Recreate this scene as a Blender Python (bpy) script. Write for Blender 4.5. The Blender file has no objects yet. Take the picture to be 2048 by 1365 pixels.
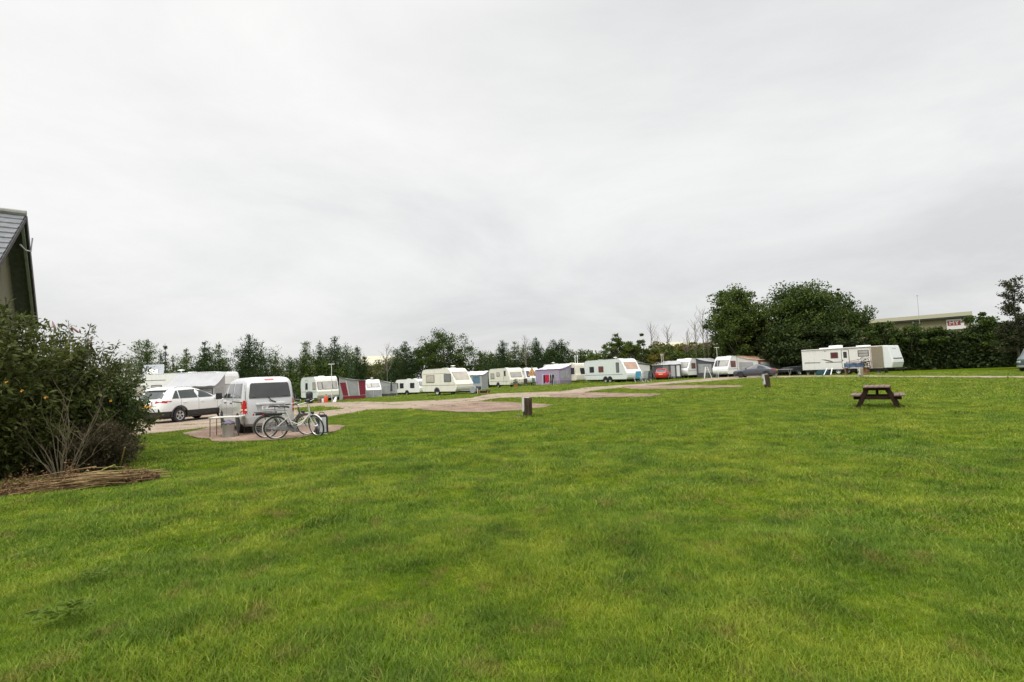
import bpy, bmesh, math, random
import numpy as np
from mathutils import Vector, Matrix, noise

random.seed(7)
rng = np.random.default_rng(11)
scene = bpy.context.scene
COL = scene.collection
R = math.radians
PI = math.pi

# ---------------------------------------------------------------- camera maths
FPX = 1024.0
PITCH = math.atan(68 / 1024.0)
ROLL = R(2.2)
EYE = 1.6
cF = Vector((0, math.cos(PITCH), math.sin(PITCH)))
_u = Vector((0, -math.sin(PITCH), math.cos(PITCH)))
_r = Vector((1, 0, 0))
cR = _r * math.cos(ROLL) - _u * math.sin(ROLL)
cU = _u * math.cos(ROLL) + _r * math.sin(ROLL)
CAM = Vector((0, 0, EYE))


def sstep(a, b, v):
    t = np.clip((v - a) / (b - a), 0, 1)
    return t * t * (3 - 2 * t)


def hbase(x, y):
    x = np.asarray(x, float)
    y = np.asarray(y, float)
    h = sstep(22, 48, y) * 0.33 * np.tanh((x + 5) / 9)
    h = h - 0.6 * sstep(52, 85, y) / (1 + np.exp((x + 2) / 4))
    return h


def H(x, y):
    return float(hbase(x, y))


def ray(px, py):
    return cF + cR * ((px - 1024) / FPX) + cU * ((682.5 - py) / FPX)


def at(px, py, Y):
    d = ray(px, py)
    return CAM + d * (Y / d.y)


def ground(px, py):
    d = ray(px, py)
    t = 1.0
    z = 0.0
    for _ in range(60):
        if d.z > -1e-4:
            break
        t = (z - EYE) / d.z
        p = CAM + d * t
        z = 0.5 * z + 0.5 * H(p.x, p.y)
    return CAM + d * t


def project(p):
    d = Vector(p) - CAM
    w = d.dot(cF)
    return 1024 + FPX * d.dot(cR) / w, 682.5 - FPX * d.dot(cU) / w


def on_ground(px, Y):
    x = (px - 1024) / FPX * Y
    for _ in range(8):
        q = project((x, Y, H(x, Y)))[0]
        x += (px - q) / FPX * Y
    return Vector((x, Y, H(x, Y)))


def place_by(px, Y, corner, rot):
    g = on_ground(px, Y)
    c, s = math.cos(rot), math.sin(rot)
    x = g.x - (c * corner[0] - s * corner[1])
    y = g.y - (s * corner[0] + c * corner[1])
    return Vector((x, y, H(x, y)))


# ---------------------------------------------------------------- materials
def lin(r, g, b):
    f = lambda c: (c / 12.92 if c <= 0.04045 else ((c + 0.055) / 1.055) ** 2.4)
    return (f(r / 255), f(g / 255), f(b / 255))


_M = {}


def mat(name, col, rough=0.6, metal=0.0, var=0.12, scale=6.0, bump=0.0, bscale=60.0, coat=0.0, dirt=None, spec=0.5, stretch=None):
    if name in _M:
        return _M[name]
    m = bpy.data.materials.new(name)
    m.use_nodes = True
    nt = m.node_tree
    N = nt.nodes
    L = nt.links
    b = N['Principled BSDF']
    b.inputs['Roughness'].default_value = rough
    b.inputs['Metallic'].default_value = metal
    b.inputs['Coat Weight'].default_value = coat
    b.inputs['Specular IOR Level'].default_value = spec
    tc = N.new('ShaderNodeTexCoord')
    src = tc.outputs['Object']
    if stretch:
        mp = N.new('ShaderNodeMapping')
        mp.inputs['Scale'].default_value = stretch
        L.new(src, mp.inputs['Vector'])
        src = mp.outputs['Vector']
    nz = N.new('ShaderNodeTexNoise')
    nz.inputs['Scale'].default_value = scale
    nz.inputs['Detail'].default_value = 5
    L.new(src, nz.inputs['Vector'])
    rp = N.new('ShaderNodeValToRGB')
    rp.color_ramp.elements[0].position = 0.3
    rp.color_ramp.elements[1].position = 0.72
    rp.color_ramp.elements[0].color = tuple(c * (1 - var) for c in col) + (1,)
    rp.color_ramp.elements[1].color = tuple(min(1, c * (1 + var)) for c in col) + (1,)
    L.new(nz.outputs['Fac'], rp.inputs['Fac'])
    out = rp.outputs['Color']
    if dirt:
        n2 = N.new('ShaderNodeTexNoise')
        n2.inputs['Scale'].default_value = 1.7
        n2.inputs['Detail'].default_value = 8
        n2.inputs['Roughness'].default_value = 0.7
        mp2 = N.new('ShaderNodeMapping')
        mp2.inputs['Scale'].default_value = (3.0, 3.0, 0.7)
        L.new(tc.outputs['Object'], mp2.inputs['Vector'])
        L.new(mp2.outputs['Vector'], n2.inputs['Vector'])
        r2 = N.new('ShaderNodeValToRGB')
        r2.color_ramp.elements[0].position = 0.5
        r2.color_ramp.elements[1].position = 0.8
        r2.color_ramp.elements[1].color = (0.55, 0.55, 0.55, 1)
        r2.color_ramp.elements[0].color = (0, 0, 0, 1)
        L.new(n2.outputs['Fac'], r2.inputs['Fac'])
        mx = N.new('ShaderNodeMix')
        mx.data_type = 'RGBA'
        L.new(r2.outputs['Color'], mx.inputs['Factor'])
        L.new(out, mx.inputs['A'])
        mx.inputs['B'].default_value = dirt + (1,)
        out = mx.outputs['Result']
    L.new(out, b.inputs['Base Color'])
    if bump:
        n3 = N.new('ShaderNodeTexNoise')
        n3.inputs['Scale'].default_value = bscale
        n3.inputs['Detail'].default_value = 4
        L.new(src, n3.inputs['Vector'])
        bp = N.new('ShaderNodeBump')
        bp.inputs['Strength'].default_value = bump
        bp.inputs['Distance'].default_value = 0.02
        L.new(n3.outputs['Fac'], bp.inputs['Height'])
        L.new(bp.outputs['Normal'], b.inputs['Normal'])
    _M[name] = m
    return m


def foliage(name, cols, transl=0.3, pos_scale=0.5, rough=0.55):
    """leaf material: every leaf its own tone, clumps a little lighter or darker in pigment"""
    if name in _M:
        return _M[name]
    m = bpy.data.materials.new(name)
    m.use_nodes = True
    nt = m.node_tree
    N = nt.nodes
    L = nt.links
    b = N['Principled BSDF']
    b.inputs['Roughness'].default_value = rough
    b.inputs['Specular IOR Level'].default_value = 0.15
    g = N.new('ShaderNodeNewGeometry')
    oi = N.new('ShaderNodeObjectInfo')
    tc = N.new('ShaderNodeTexCoord')
    nz = N.new('ShaderNodeTexNoise')
    nz.inputs['Scale'].default_value = pos_scale
    nz.inputs['Detail'].default_value = 3
    L.new(g.outputs['Position'], nz.inputs['Vector'])
    ad = N.new('ShaderNodeMath')
    ad.operation = 'MULTIPLY_ADD'
    L.new(g.outputs['Random Per Island'], ad.inputs[0])
    ad.inputs[1].default_value = 0.55
    mr = N.new('ShaderNodeMapRange')
    mr.inputs['From Min'].default_value = 0.3
    mr.inputs['From Max'].default_value = 0.7
    mr.inputs['To Min'].default_value = -0.05
    mr.inputs['To Max'].default_value = 0.5
    L.new(nz.outputs['Fac'], mr.inputs['Value'])
    L.new(mr.outputs['Result'], ad.inputs[2])
    rp = N.new('ShaderNodeValToRGB')
    els = rp.color_ramp.elements
    n = len(cols)
    els[0].color = cols[0] + (1,)
    els[1].color = cols[-1] + (1,)
    for i in range(1, n - 1):
        e = els.new(i / (n - 1))
        e.color = cols[i] + (1,)
    L.new(ad.outputs[0], rp.inputs['Fac'])
    L.new(rp.outputs['Color'], b.inputs['Base Color'])
    tr = N.new('ShaderNodeBsdfTranslucent')
    L.new(rp.outputs['Color'], tr.inputs['Color'])
    mx = N.new('ShaderNodeMixShader')
    mx.inputs['Fac'].default_value = transl
    L.new(b.outputs['BSDF'], mx.inputs[1])
    L.new(tr.outputs['BSDF'], mx.inputs[2])
    L.new(mx.outputs['Shader'], N['Material Output'].inputs['Surface'])
    _M[name] = m
    return m


def glass(name, col, rough=0.08, spec=0.6):
    return mat(name, col, rough=rough, var=0.15, scale=2.0, spec=spec, coat=0.3)


# ---------------------------------------------------------------- mesh builder
class MB:
    def __init__(s):
        s.v = []
        s.f = []

    def add(s, vs, fs):
        o = len(s.v)
        s.v += [tuple(p) for p in vs]
        s.f += [tuple(i + o for i in f) for f in fs]
        return s

    def box(s, x0, x1, y0, y1, z0, z1, M=None):
        vs = [Vector((x, y, z)) for z in (z0, z1) for y in (y0, y1) for x in (x0, x1)]
        if M is not None:
            vs = [M @ p for p in vs]
        return s.add(vs, [(0, 2, 3, 1), (4, 5, 7, 6), (0, 1, 5, 4), (2, 6, 7, 3), (0, 4, 6, 2), (1, 3, 7, 5)])

    def bar(s, a, b, w, t, up=(0, 0, 1)):
        a = Vector(a)
        b = Vector(b)
        d = (b - a)
        L = d.length
        d.normalize()
        u = Vector(up)
        sd = d.cross(u)
        if sd.length < 1e-4:
            sd = d.cross(Vector((1, 0, 0)))
        sd.normalize()
        u = sd.cross(d)
        M = Matrix((d, sd, u)).transposed().to_4x4()
        M.translation = a
        return s.box(0, L, -w / 2, w / 2, -t / 2, t / 2, M)

    def prism(s, poly, fn, a0, a1):
        """poly of 2d points, fn(u, v, a) -> 3d"""
        n = len(poly)
        vs = [fn(u, v, a0) for u, v in poly] + [fn(u, v, a1) for u, v in poly]
        fs = [tuple(range(n))[::-1], tuple(range(n, 2 * n))]
        fs += [(i, (i + 1) % n, n + (i + 1) % n, n + i) for i in range(n)]
        return s.add(vs, fs)

    def slab(s, pts, nrm, t, off=0.0):
        nrm = Vector(nrm).normalized()
        n = len(pts)
        a = [Vector(p) + nrm * off for p in pts]
        b = [p + nrm * t for p in a]
        fs = [tuple(range(n))[::-1], tuple(range(n, 2 * n))]
        fs += [(i, (i + 1) % n, n + (i + 1) % n, n + i) for i in range(n)]
        return s.add(a + b, fs)

    def tube(s, pts, r, n=8, r1=None):
        pts = [Vector(p) for p in pts]
        k = len(pts)
        vs = []
        fs = []
        ref = Vector((0.31, 0.17, 0.93))
        for i, p in enumerate(pts):
            d = (pts[min(i + 1, k - 1)] - pts[max(i - 1, 0)])
            d.normalize()
            if abs(d.dot(ref)) > 0.97:
                ref = Vector((0.9, 0.3, 0.1))
            a = d.cross(ref).normalized()
            b = d.cross(a)
            rr = r if r1 is None else r + (r1 - r) * i / (k - 1)
            for j in range(n):
                t = 2 * PI * j / n
                vs.append(p + a * (math.cos(t) * rr) + b * (math.sin(t) * rr))
        for i in range(k - 1):
            for j in range(n):
                fs.append((i * n + j, i * n + (j + 1) % n, (i + 1) * n + (j + 1) % n, (i + 1) * n + j))
        fs.append(tuple(range(n))[::-1])
        fs.append(tuple(range((k - 1) * n, k * n)))
        return s.add(vs, fs)

    def lathe(s, prof, n=20, M=None):
        vs = []
        fs = []
        k = len(prof)
        for r, z in prof:
            for j in range(n):
                t = 2 * PI * j / n
                p = Vector((r * math.cos(t), r * math.sin(t), z))
                vs.append(M @ p if M is not None else p)
        for i in range(k - 1):
            for j in range(n):
                fs.append((i * n + j, i * n + (j + 1) % n, (i + 1) * n + (j + 1) % n, (i + 1) * n + j))
        fs.append(tuple(range(n))[::-1])
        fs.append(tuple(range((k - 1) * n, k * n)))
        return s.add(vs, fs)

    def torus(s, c, R0, r, n=32, m=8, M=None, a0=0.0, a1=2 * PI, flat=1.0):
        """in local xz plane (axis y)"""
        vs = []
        fs = []
        full = abs(a1 - a0 - 2 * PI) < 1e-6
        k = n if full else n + 1
        for i in range(k):
            t = a0 + (a1 - a0) * i / n
            for j in range(m):
                q = 2 * PI * j / m
                rr = R0 + r * math.cos(q)
                p = Vector((c[0] + rr * math.cos(t), c[1] + r * flat * math.sin(q), c[2] + rr * math.sin(t)))
                vs.append(M @ p if M is not None else p)
        for i in range(n):
            for j in range(m):
                a = i * m + j
                b = i * m + (j + 1) % m
                i2 = (i + 1) % k
                fs.append((a, b, i2 * m + (j + 1) % m, i2 * m + j))
        return s.add(vs, fs)


def obj(name, mb, m, parent=None, bevel=0.0, smooth=None, seg=2):
    me = bpy.data.meshes.new(name)
    me.from_pydata(mb.v, [], mb.f)
    bm = bmesh.new()
    bm.from_mesh(me)
    bmesh.ops.recalc_face_normals(bm, faces=bm.faces)
    bm.to_mesh(me)
    bm.free()
    me.materials.append(m)
    o = bpy.data.objects.new(name, me)
    COL.objects.link(o)
    if parent is not None:
        o.parent = parent
    if bevel:
        md = o.modifiers.new('bevel', 'BEVEL')
        md.width = bevel
        md.segments = seg
        md.limit_method = 'ANGLE'
        md.angle_limit = R(28)
    if smooth is not None:
        me.shade_smooth()
        me.set_sharp_from_angle(angle=R(smooth))
    return o


def quads_obj(name, V, k, m, parent=None):
    """V (n*k,3) array, faces of k verts"""
    n = len(V) // k
    me = bpy.data.meshes.new(name)
    me.vertices.add(n * k)
    me.vertices.foreach_set('co', V.astype(np.float32).ravel())
    me.loops.add(n * k)
    me.loops.foreach_set('vertex_index', np.arange(n * k, dtype=np.int32))
    me.polygons.add(n)
    me.polygons.foreach_set('loop_start', np.arange(0, n * k, k, dtype=np.int32))
    me.polygons.foreach_set('loop_total', np.full(n, k, dtype=np.int32))
    me.update(calc_edges=True)
    me.materials.append(m)
    o = bpy.data.objects.new(name, me)
    COL.objects.link(o)
    if parent is not None:
        o.parent = parent
    return o


def unit(a):
    return a / (np.linalg.norm(a, axis=1, keepdims=True) + 1e-9)


def leaf_quads(P, S, aspect=0.55, D=None, jit=0.5):
    n = len(P)
    A = unit(rng.normal(size=(n, 3)))
    if D is not None:
        A = unit(D + A * jit)
    B = unit(np.cross(A, unit(rng.normal(size=(n, 3)))))
    S = np.asarray(S).reshape(-1, 1) * np.ones((n, 1))
    V = np.stack([P - A * S * .5, P + B * S * aspect * .5 - A * S * .05, P + A * S * .5, P - B * S * aspect * .5 - A * S * .05], axis=1)
    return V.reshape(-1, 3)


def thing(name, label, cat, loc=(0, 0, 0), rot=0.0, group=None):
    o = bpy.data.objects.new(name, None)
    o.empty_display_size = 0.3
    COL.objects.link(o)
    o.location = loc
    o.rotation_euler = (0, 0, rot)
    o['label'] = label
    o['category'] = cat
    if group:
        o['group'] = group
    return o


def tag(o, label, cat, group=None):
    o['label'] = label
    o['category'] = cat
    if group:
        o['group'] = group
    return o


def structure(o):
    o['kind'] = 'structure'
    return o


# ---------------------------------------------------------------- camera, world, light
cd = bpy.data.cameras.new('camera')
cam = bpy.data.objects.new('camera', cd)
COL.objects.link(cam)
cd.sensor_width = 36
cd.lens = 18
cd.clip_end = 6000
cd.clip_start = 0.05
M = Matrix((cR, cU, -cF)).transposed().to_4x4()
M.translation = CAM
cam.matrix_world = M
scene.camera = cam
scene.view_settings.view_transform = 'Standard'
scene.view_settings.look = 'None'
scene.view_settings.exposure = 0.2
scene.view_settings.gamma = 1

SUN_EL, SUN_AZ = R(48), R(205)
w = bpy.data.worlds.new('World')
scene.world = w
w.use_nodes = True
nt = w.node_tree
N = nt.nodes
L = nt.links
bg = N['Background']
bg.inputs['Strength'].default_value = 0.1
sky = N.new('ShaderNodeTexSky')
sky.sky_type = 'NISHITA'
sky.sun_disc = False
sky.sun_elevation = SUN_EL
sky.sun_rotation = SUN_AZ
tc = N.new('ShaderNodeTexCoord')
sep = N.new('ShaderNodeSeparateXYZ')
L.new(tc.outputs['Generated'], sep.inputs[0])
ab = N.new('ShaderNodeMath')
ab.operation = 'ABSOLUTE'
L.new(sep.outputs['Z'], ab.inputs[0])
az = N.new('ShaderNodeMath')
az.operation = 'ADD'
az.inputs[1].default_value = 0.22
L.new(ab.outputs[0], az.inputs[0])
vd = N.new('ShaderNodeVectorMath')
vd.operation = 'DIVIDE'
cmb = N.new('ShaderNodeCombineXYZ')
for k in 'XYZ':
    L.new(az.outputs[0], cmb.inputs[k])
L.new(tc.outputs['Generated'], vd.inputs[0])
L.new(cmb.outputs[0], vd.inputs[1])
mp = N.new('ShaderNodeMapping')
mp.inputs['Location'].default_value = (3.4, 1.3, 0.0)
mp.inputs['Scale'].default_value = (1.1, 1.1, 0.0)
L.new(vd.outputs[0], mp.inputs['Vector'])
n1 = N.new('ShaderNodeTexNoise')
n1.inputs['Scale'].default_value = 0.75
n1.inputs['Detail'].default_value = 6
n1.inputs['Roughness'].default_value = 0.61
n1.inputs['Distortion'].default_value = 0.35
L.new(mp.outputs['Vector'], n1.inputs['Vector'])
# drifting tilt of the cloud deck: brighter to the left, greyer to the right
mxx = N.new('ShaderNodeMath')
mxx.operation = 'MULTIPLY_ADD'
mxx.inputs[1].default_value = -0.15
L.new(sep.outputs['X'], mxx.inputs[0])
L.new(n1.outputs['Fac'], mxx.inputs[2])
rp = N.new('ShaderNodeValToRGB')
e = rp.color_ramp.elements
e[0].position = 0.28
e[0].color = (0.63, 0.633, 0.635, 1)
e[1].position = 0.72
e[1].color = (0.845, 0.84, 0.825, 1)
q = e.new(0.48)
q.color = (0.74, 0.738, 0.73, 1)
L.new(mxx.outputs[0], rp.inputs['Fac'])
# overcast: the zenith is well brighter than the horizon
gz = N.new('ShaderNodeMapRange')
gz.interpolation_type = 'SMOOTHSTEP'
gz.inputs['From Min'].default_value = 0.58
gz.inputs['From Max'].default_value = 0.98
gz.inputs['To Min'].default_value = 10.4
gz.inputs['To Max'].default_value = 44.0
L.new(ab.outputs[0], gz.inputs['Value'])
sc = N.new('ShaderNodeVectorMath')
sc.operation = 'SCALE'
L.new(rp.outputs['Color'], sc.inputs[0])
# the deck thickens towards the horizon
hz = N.new('ShaderNodeMapRange')
hz.interpolation_type = 'SMOOTHSTEP'
hz.inputs['From Min'].default_value = 0.03
hz.inputs['From Max'].default_value = 0.36
hz.inputs['To Min'].default_value = 0.885
hz.inputs['To Max'].default_value = 1.03
L.new(ab.outputs[0], hz.inputs['Value'])
hm = N.new('ShaderNodeMath')
hm.operation = 'MULTIPLY'
L.new(gz.outputs['Result'], hm.inputs[0])
L.new(hz.outputs['Result'], hm.inputs[1])
L.new(hm.outputs[0], sc.inputs['Scale'])
mixs = N.new('ShaderNodeMix')
mixs.data_type = 'RGBA'
mixs.inputs['Factor'].default_value = 0.93
L.new(sky.outputs['Color'], mixs.inputs['A'])
L.new(sc.outputs[0], mixs.inputs['B'])
L.new(mixs.outputs['Result'], bg.inputs['Color'])

sd = bpy.data.lights.new('sun', 'SUN')
sd.energy = 1.4
sd.angle = R(25)
sd.color = (1.0, 0.97, 0.92)
so = bpy.data.objects.new('sun', sd)
COL.objects.link(so)
# sky sun_rotation is measured clockwise from +Y
sdir = Vector((math.sin(SUN_AZ) * math.cos(SUN_EL), math.cos(SUN_AZ) * math.cos(SUN_EL), math.sin(SUN_EL)))
so.rotation_euler = sdir.to_track_quat('Z', 'Y').to_euler()
so.location = sdir * 50

# ---------------------------------------------------------------- ground
def graded(segs):
    out = []
    for a, b, st in segs:
        n = max(1, round((b - a) / st))
        out += [a + (b - a) * i / n for i in range(n)]
    out.append(segs[-1][1])
    return np.array(out)


def bumps(x, y):
    """soft unevenness of the near lawn"""
    m = 1 - sstep(10, 14.5, y)
    b = (np.sin(x * 1.9 + 0.7 * np.sin(y * 1.3)) * np.sin(y * 2.3 + 1.1 * np.sin(x * 0.9)) * 0.026
         + np.sin(x * 0.8 + y * 0.6) * np.sin(y * 0.9 - x * 0.35 + 1) * 0.026)
    return b * m


xs = graded([(-1800, -200, 200), (-200, -70, 13), (-70, -24, 1.0), (-24, -12, 0.5), (-12, 12, 0.2), (12, 30, 0.5), (30, 80, 1.0), (80, 200, 12), (200, 1800, 200)])
ys = graded([(-60, -6, 6), (-6, 0, 0.5), (0, 14.6, 0.2), (14.6, 90, 0.7), (90, 200, 11), (200, 3000, 280)])
X, Y = np.meshgrid(xs, ys)
Z = hbase(X, Y) + bumps(X, Y)
nx, ny = len(xs), len(ys)
me = bpy.data.meshes.new('lawn')
V = np.stack([X, Y, Z], axis=-1).reshape(-1, 3)
ii = (np.arange(ny - 1)[:, None] * nx + np.arange(nx - 1)[None, :]).ravel()
Fq = np.stack([ii, ii + 1, ii + nx + 1, ii + nx], axis=1)
me.from_pydata(V.tolist(), [], Fq.tolist())
me.shade_smooth()
lawn = bpy.data.objects.new('lawn', me)
COL.objects.link(lawn)
structure(lawn)


def grass_mat(name, blade):
    m = bpy.data.materials.new(name)
    m.use_nodes = True
    nt = m.node_tree
    N = nt.nodes
    L = nt.links
    b = N['Principled BSDF']
    b.inputs['Roughness'].default_value = 0.6
    b.inputs['Specular IOR Level'].default_value = 0.25
    g = N.new('ShaderNodeNewGeometry')

    def nz(scale, det, rough=0.55, mapsc=None):
        n = N.new('ShaderNodeTexNoise')
        n.inputs['Scale'].default_value = scale
        n.inputs['Detail'].default_value = det
        n.inputs['Roughness'].default_value = rough
        if mapsc:
            q = N.new('ShaderNodeMapping')
            q.inputs['Scale'].default_value = mapsc
            L.new(g.outputs['Position'], q.inputs['Vector'])
            L.new(q.outputs['Vector'], n.inputs['Vector'])
        else:
            L.new(g.outputs['Position'], n.inputs['Vector'])
        return n.outputs['Fac']

    def ramp(fac, stops):
        r = N.new('ShaderNodeValToRGB')
        els = r.color_ramp.elements
        els[0].position, els[0].color = stops[0][0], stops[0][1] + (1,)
        els[1].position, els[1].color = stops[-1][0], stops[-1][1] + (1,)
        for p, c in stops[1:-1]:
            e = els.new(p)
            e.color = c + (1,)
        L.new(fac, r.inputs['Fac'])
        return r.outputs['Color']

    def mixc(fac, a, c, blend='MIX'):
        x = N.new('ShaderNodeMix')
        x.data_type = 'RGBA'
        x.blend_type = blend
        if isinstance(fac, float):
            x.inputs['Factor'].default_value = fac
        else:
            L.new(fac, x.inputs['Factor'])
        for s, v in (('A', a), ('B', c)):
            if isinstance(v, tuple):
                x.inputs[s].default_value = v + (1,)
            else:
                L.new(v, x.inputs[s])
        return x.outputs['Result']

    big = nz(0.35, 4)
    med = nz(1.6, 5, 0.6)
    base = ramp(med, [(0.32, G_DARK), (0.5, G_MID), (0.68, G_LIGHT)])
    base2 = ramp(big, [(0.35, (0.72, 0.85, 0.8)), (0.65, (1.18, 1.08, 0.95))])
    col = mixc(1.0, base, base2, 'MULTIPLY')
    dry = nz(2.3, 6, 0.65)
    dryf = ramp(dry, [(0.55, (0, 0, 0)), (0.70, (0.72, 0.72, 0.72))])
    col = mixc(dryf, col, G_DRY)
    if blade:
        rpi = g.outputs['Random Per Island']
        col = mixc(ramp(rpi, [(0.0, (0.0, 0, 0)), (0.88, (0.0, 0, 0)), (1.0, (0.6, 0.6, 0.6))]), col, G_STRAW)
        oi = N.new('ShaderNodeObjectInfo')
        col = mixc(1.0, col, ramp(oi.outputs['Random'], [(0.0, (0.7, 0.78, 0.7)), (1.0, (1.28, 1.2, 1.15))]), 'MULTIPLY')
        col = mixc(1.0, col, ramp(rpi, [(0.0, (0.75, 0.8, 0.8)), (1.0, (1.2, 1.18, 1.1))]), 'MULTIPLY')
    else:
        b.inputs['Specular IOR Level'].default_value = 0.0
        b.inputs['Roughness'].default_value = 1.0
        fine = nz(34.0, 4, 0.7)
        col = mixc(1.0, col, ramp(fine, [(0.3, (0.25, 0.26, 0.24)), (0.7, (0.60, 0.60, 0.60))]), 'MULTIPLY')
        bp = N.new('ShaderNodeBump')
        bp.inputs['Strength'].default_value = 0.6
        bp.inputs['Distance'].default_value = 0.06
        L.new(nz(9.0, 6, 0.65), bp.inputs['Height'])
        L.new(bp.outputs['Normal'], b.inputs['Normal'])
    L.new(col, b.inputs['Base Color'])
    if blade:
        tr = N.new('ShaderNodeBsdfTranslucent')
        L.new(col, tr.inputs['Color'])
        mx = N.new('ShaderNodeMixShader')
        mx.inputs['Fac'].default_value = 0.28
        L.new(b.outputs['BSDF'], mx.inputs[1])
        L.new(tr.outputs['BSDF'], mx.inputs[2])
        L.new(mx.outputs['Shader'], N['Material Output'].inputs['Surface'])
    return m


G_DARK = (0.078, 0.142, 0.007)
G_MID = (0.156, 0.236, 0.012)
G_LIGHT = (0.265, 0.322, 0.028)
G_DRY = (0.22, 0.17, 0.05)
G_STRAW = (0.30, 0.27, 0.09)
gm = grass_mat('lawn_ground', False)
gb = grass_mat('grass_blades', True)
me.materials.append(gm)

# gravel road and pitches: outlines in the photo, laid on the ground
ROADS = {
    'gravel_road': (0.020, [(200, 850), (280, 832), (440, 822), (560, 812), (640, 806), (720, 804), (780, 805), (880, 801), (940, 797), (985, 788), (1060, 786), (1130, 783), (1170, 776), (1260, 770), (1330, 765), (1420, 757), (1480, 753.5), (1600, 752), (1800, 752.5), (2060, 753.5),
                            (2060, 756.8), (1800, 754.7), (1600, 754.9), (1490, 757.5), (1425, 763), (1330, 769.5), (1245, 776), (1180, 783), (1130, 795), (1000, 796.5), (955, 803), (900, 817), (820, 818), (740, 820), (690, 829), (655, 834), (560, 845), (440, 853), (330, 866), (255, 873)]),
    'gravel_pitch': (0.030, [(365, 868), (440, 852), (600, 846), (690, 854), (665, 866), (600, 876), (540, 882), (450, 886), (395, 878)]),
    'gravel_pitch.001': (0.030, [(815, 818), (955, 803), (1050, 807), (1105, 811), (1090, 816), (1030, 822), (980, 825.5), (920, 825), (850, 821)]),
    'gravel_pitch.002': (0.030, [(1090, 790), (1180, 786), (1325, 789), (1300, 794), (1170, 797), (1110, 796)]),
    'gravel_pitch.003': (0.030, [(1245, 774), (1320, 771.5), (1490, 772), (1480, 775), (1330, 779.5), (1260, 779)]),
}
ISLAND = [(590, 817), (640, 814), (690, 818.5), (640, 823), (600, 826)]


def wpoly(px):
    return [tuple(ground(a, b)[:2]) for a, b in px]


def inpoly(P, poly):
    x, y = P[:, 0], P[:, 1]
    r = np.zeros(len(P), bool)
    n = len(poly)
    for i in range(n):
        x1, y1 = poly[i]
        x2, y2 = poly[(i + 1) % n]
        c = ((y1 > y) != (y2 > y)) & (x < (x2 - x1) * (y - y1) / (y2 - y1 + 1e-12) + x1)
        r ^= c
    return r


def dense(poly, step=0.5, wob=0.0):
    out = []
    n = len(poly)
    for i in range(n):
        a = Vector(poly[i])
        b = Vector(poly[(i + 1) % n])
        k = max(1, int((b - a).length / step))
        for j in range(k):
            p = a.lerp(b, j / k)
            d = (b - a).normalized()
            nn = Vector((-d.y, d.x))
            s = noise.noise((p.x * 1.1, p.y * 1.1, 3.0)) * wob
            out.append(tuple(p + nn * s))
    return out


def sheet(name, poly, dz, m):
    bm = bmesh.new()
    vs = [bm.verts.new((x, y, 0)) for x, y in poly]
    bm.faces.new(vs)
    bmesh.ops.triangulate(bm, faces=bm.faces[:])
    xs_ = [p[0] for p in poly]
    ys_ = [p[1] for p in poly]
    for ax, lo, hi in ((0, min(xs_), max(xs_)), (1, min(ys_), max(ys_))):
        v = math.ceil(lo / 1.5) * 1.5
        while v < hi:
            co = [0, 0, 0]
            no = [0, 0, 0]
            co[ax] = v
            no[ax] = 1
            bmesh.ops.bisect_plane(bm, geom=bm.verts[:] + bm.edges[:] + bm.faces[:], plane_co=co, plane_no=no)
            v += 1.5
    for v in bm.verts:
        v.co.z = H(v.co.x, v.co.y) + dz
    bmesh.ops.recalc_face_normals(bm, faces=bm.faces)
    for f in bm.faces:
        if f.normal.z < 0:
            f.normal_flip()
    me = bpy.data.meshes.new(name)
    bm.to_mesh(me)
    bm.free()
    me.materials.append(m)
    o = bpy.data.objects.new(name, me)
    COL.objects.link(o)
    return structure(o)


def gravel_mat(name, cols):
    m = bpy.data.materials.new(name)
    m.use_nodes = True
    nt = m.node_tree
    N = nt.nodes
    L = nt.links
    b = N['Principled BSDF']
    b.inputs['Roughness'].default_value = 0.9
    g = N.new('ShaderNodeNewGeometry')
    vo = N.new('ShaderNodeTexVoronoi')
    vo.inputs['Scale'].default_value = 16
    L.new(g.outputs['Position'], vo.inputs['Vector'])
    nz = N.new('ShaderNodeTexNoise')
    nz.inputs['Scale'].default_value = 0.8
    nz.inputs['Detail'].default_value = 7
    nz.inputs['Roughness'].default_value = 0.7
    L.new(g.outputs['Position'], nz.inputs['Vector'])
    bw = N.new('ShaderNodeRGBToBW')
    L.new(vo.outputs['Color'], bw.inputs[0])
    ad = N.new('ShaderNodeMath')
    ad.operation = 'MULTIPLY_ADD'
    L.new(bw.outputs[0], ad.inputs[0])
    ad.inputs[1].default_value = 0.55
    mr = N.new('ShaderNodeMapRange')
    mr.inputs['From Min'].default_value = 0.3
    mr.inputs['From Max'].default_value = 0.7
    mr.inputs['To Min'].default_value = -0.1
    mr.inputs['To Max'].default_value = 0.55
    L.new(nz.outputs['Fac'], mr.inputs['Value'])
    L.new(mr.outputs['Result'], ad.inputs[2])
    rp = N.new('ShaderNodeValToRGB')
    els = rp.color_ramp.elements
    els[0].color = cols[0] + (1,)
    els[1].color = cols[-1] + (1,)
    for i in range(1, len(cols) - 1):
        e = els.new(i / (len(cols) - 1))
        e.color = cols[i] + (1,)
    L.new(ad.outputs[0], rp.inputs['Fac'])
    L.new(rp.outputs['Color'], b.inputs['Base Color'])
    bp = N.new('ShaderNodeBump')
    bp.inputs['Strength'].default_value = 0.7
    bp.inputs['Distance'].default_value = 0.015
    L.new(vo.outputs['Distance'], bp.inputs['Height'])
    L.new(bp.outputs['Normal'], b.inputs['Normal'])
    return m


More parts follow.
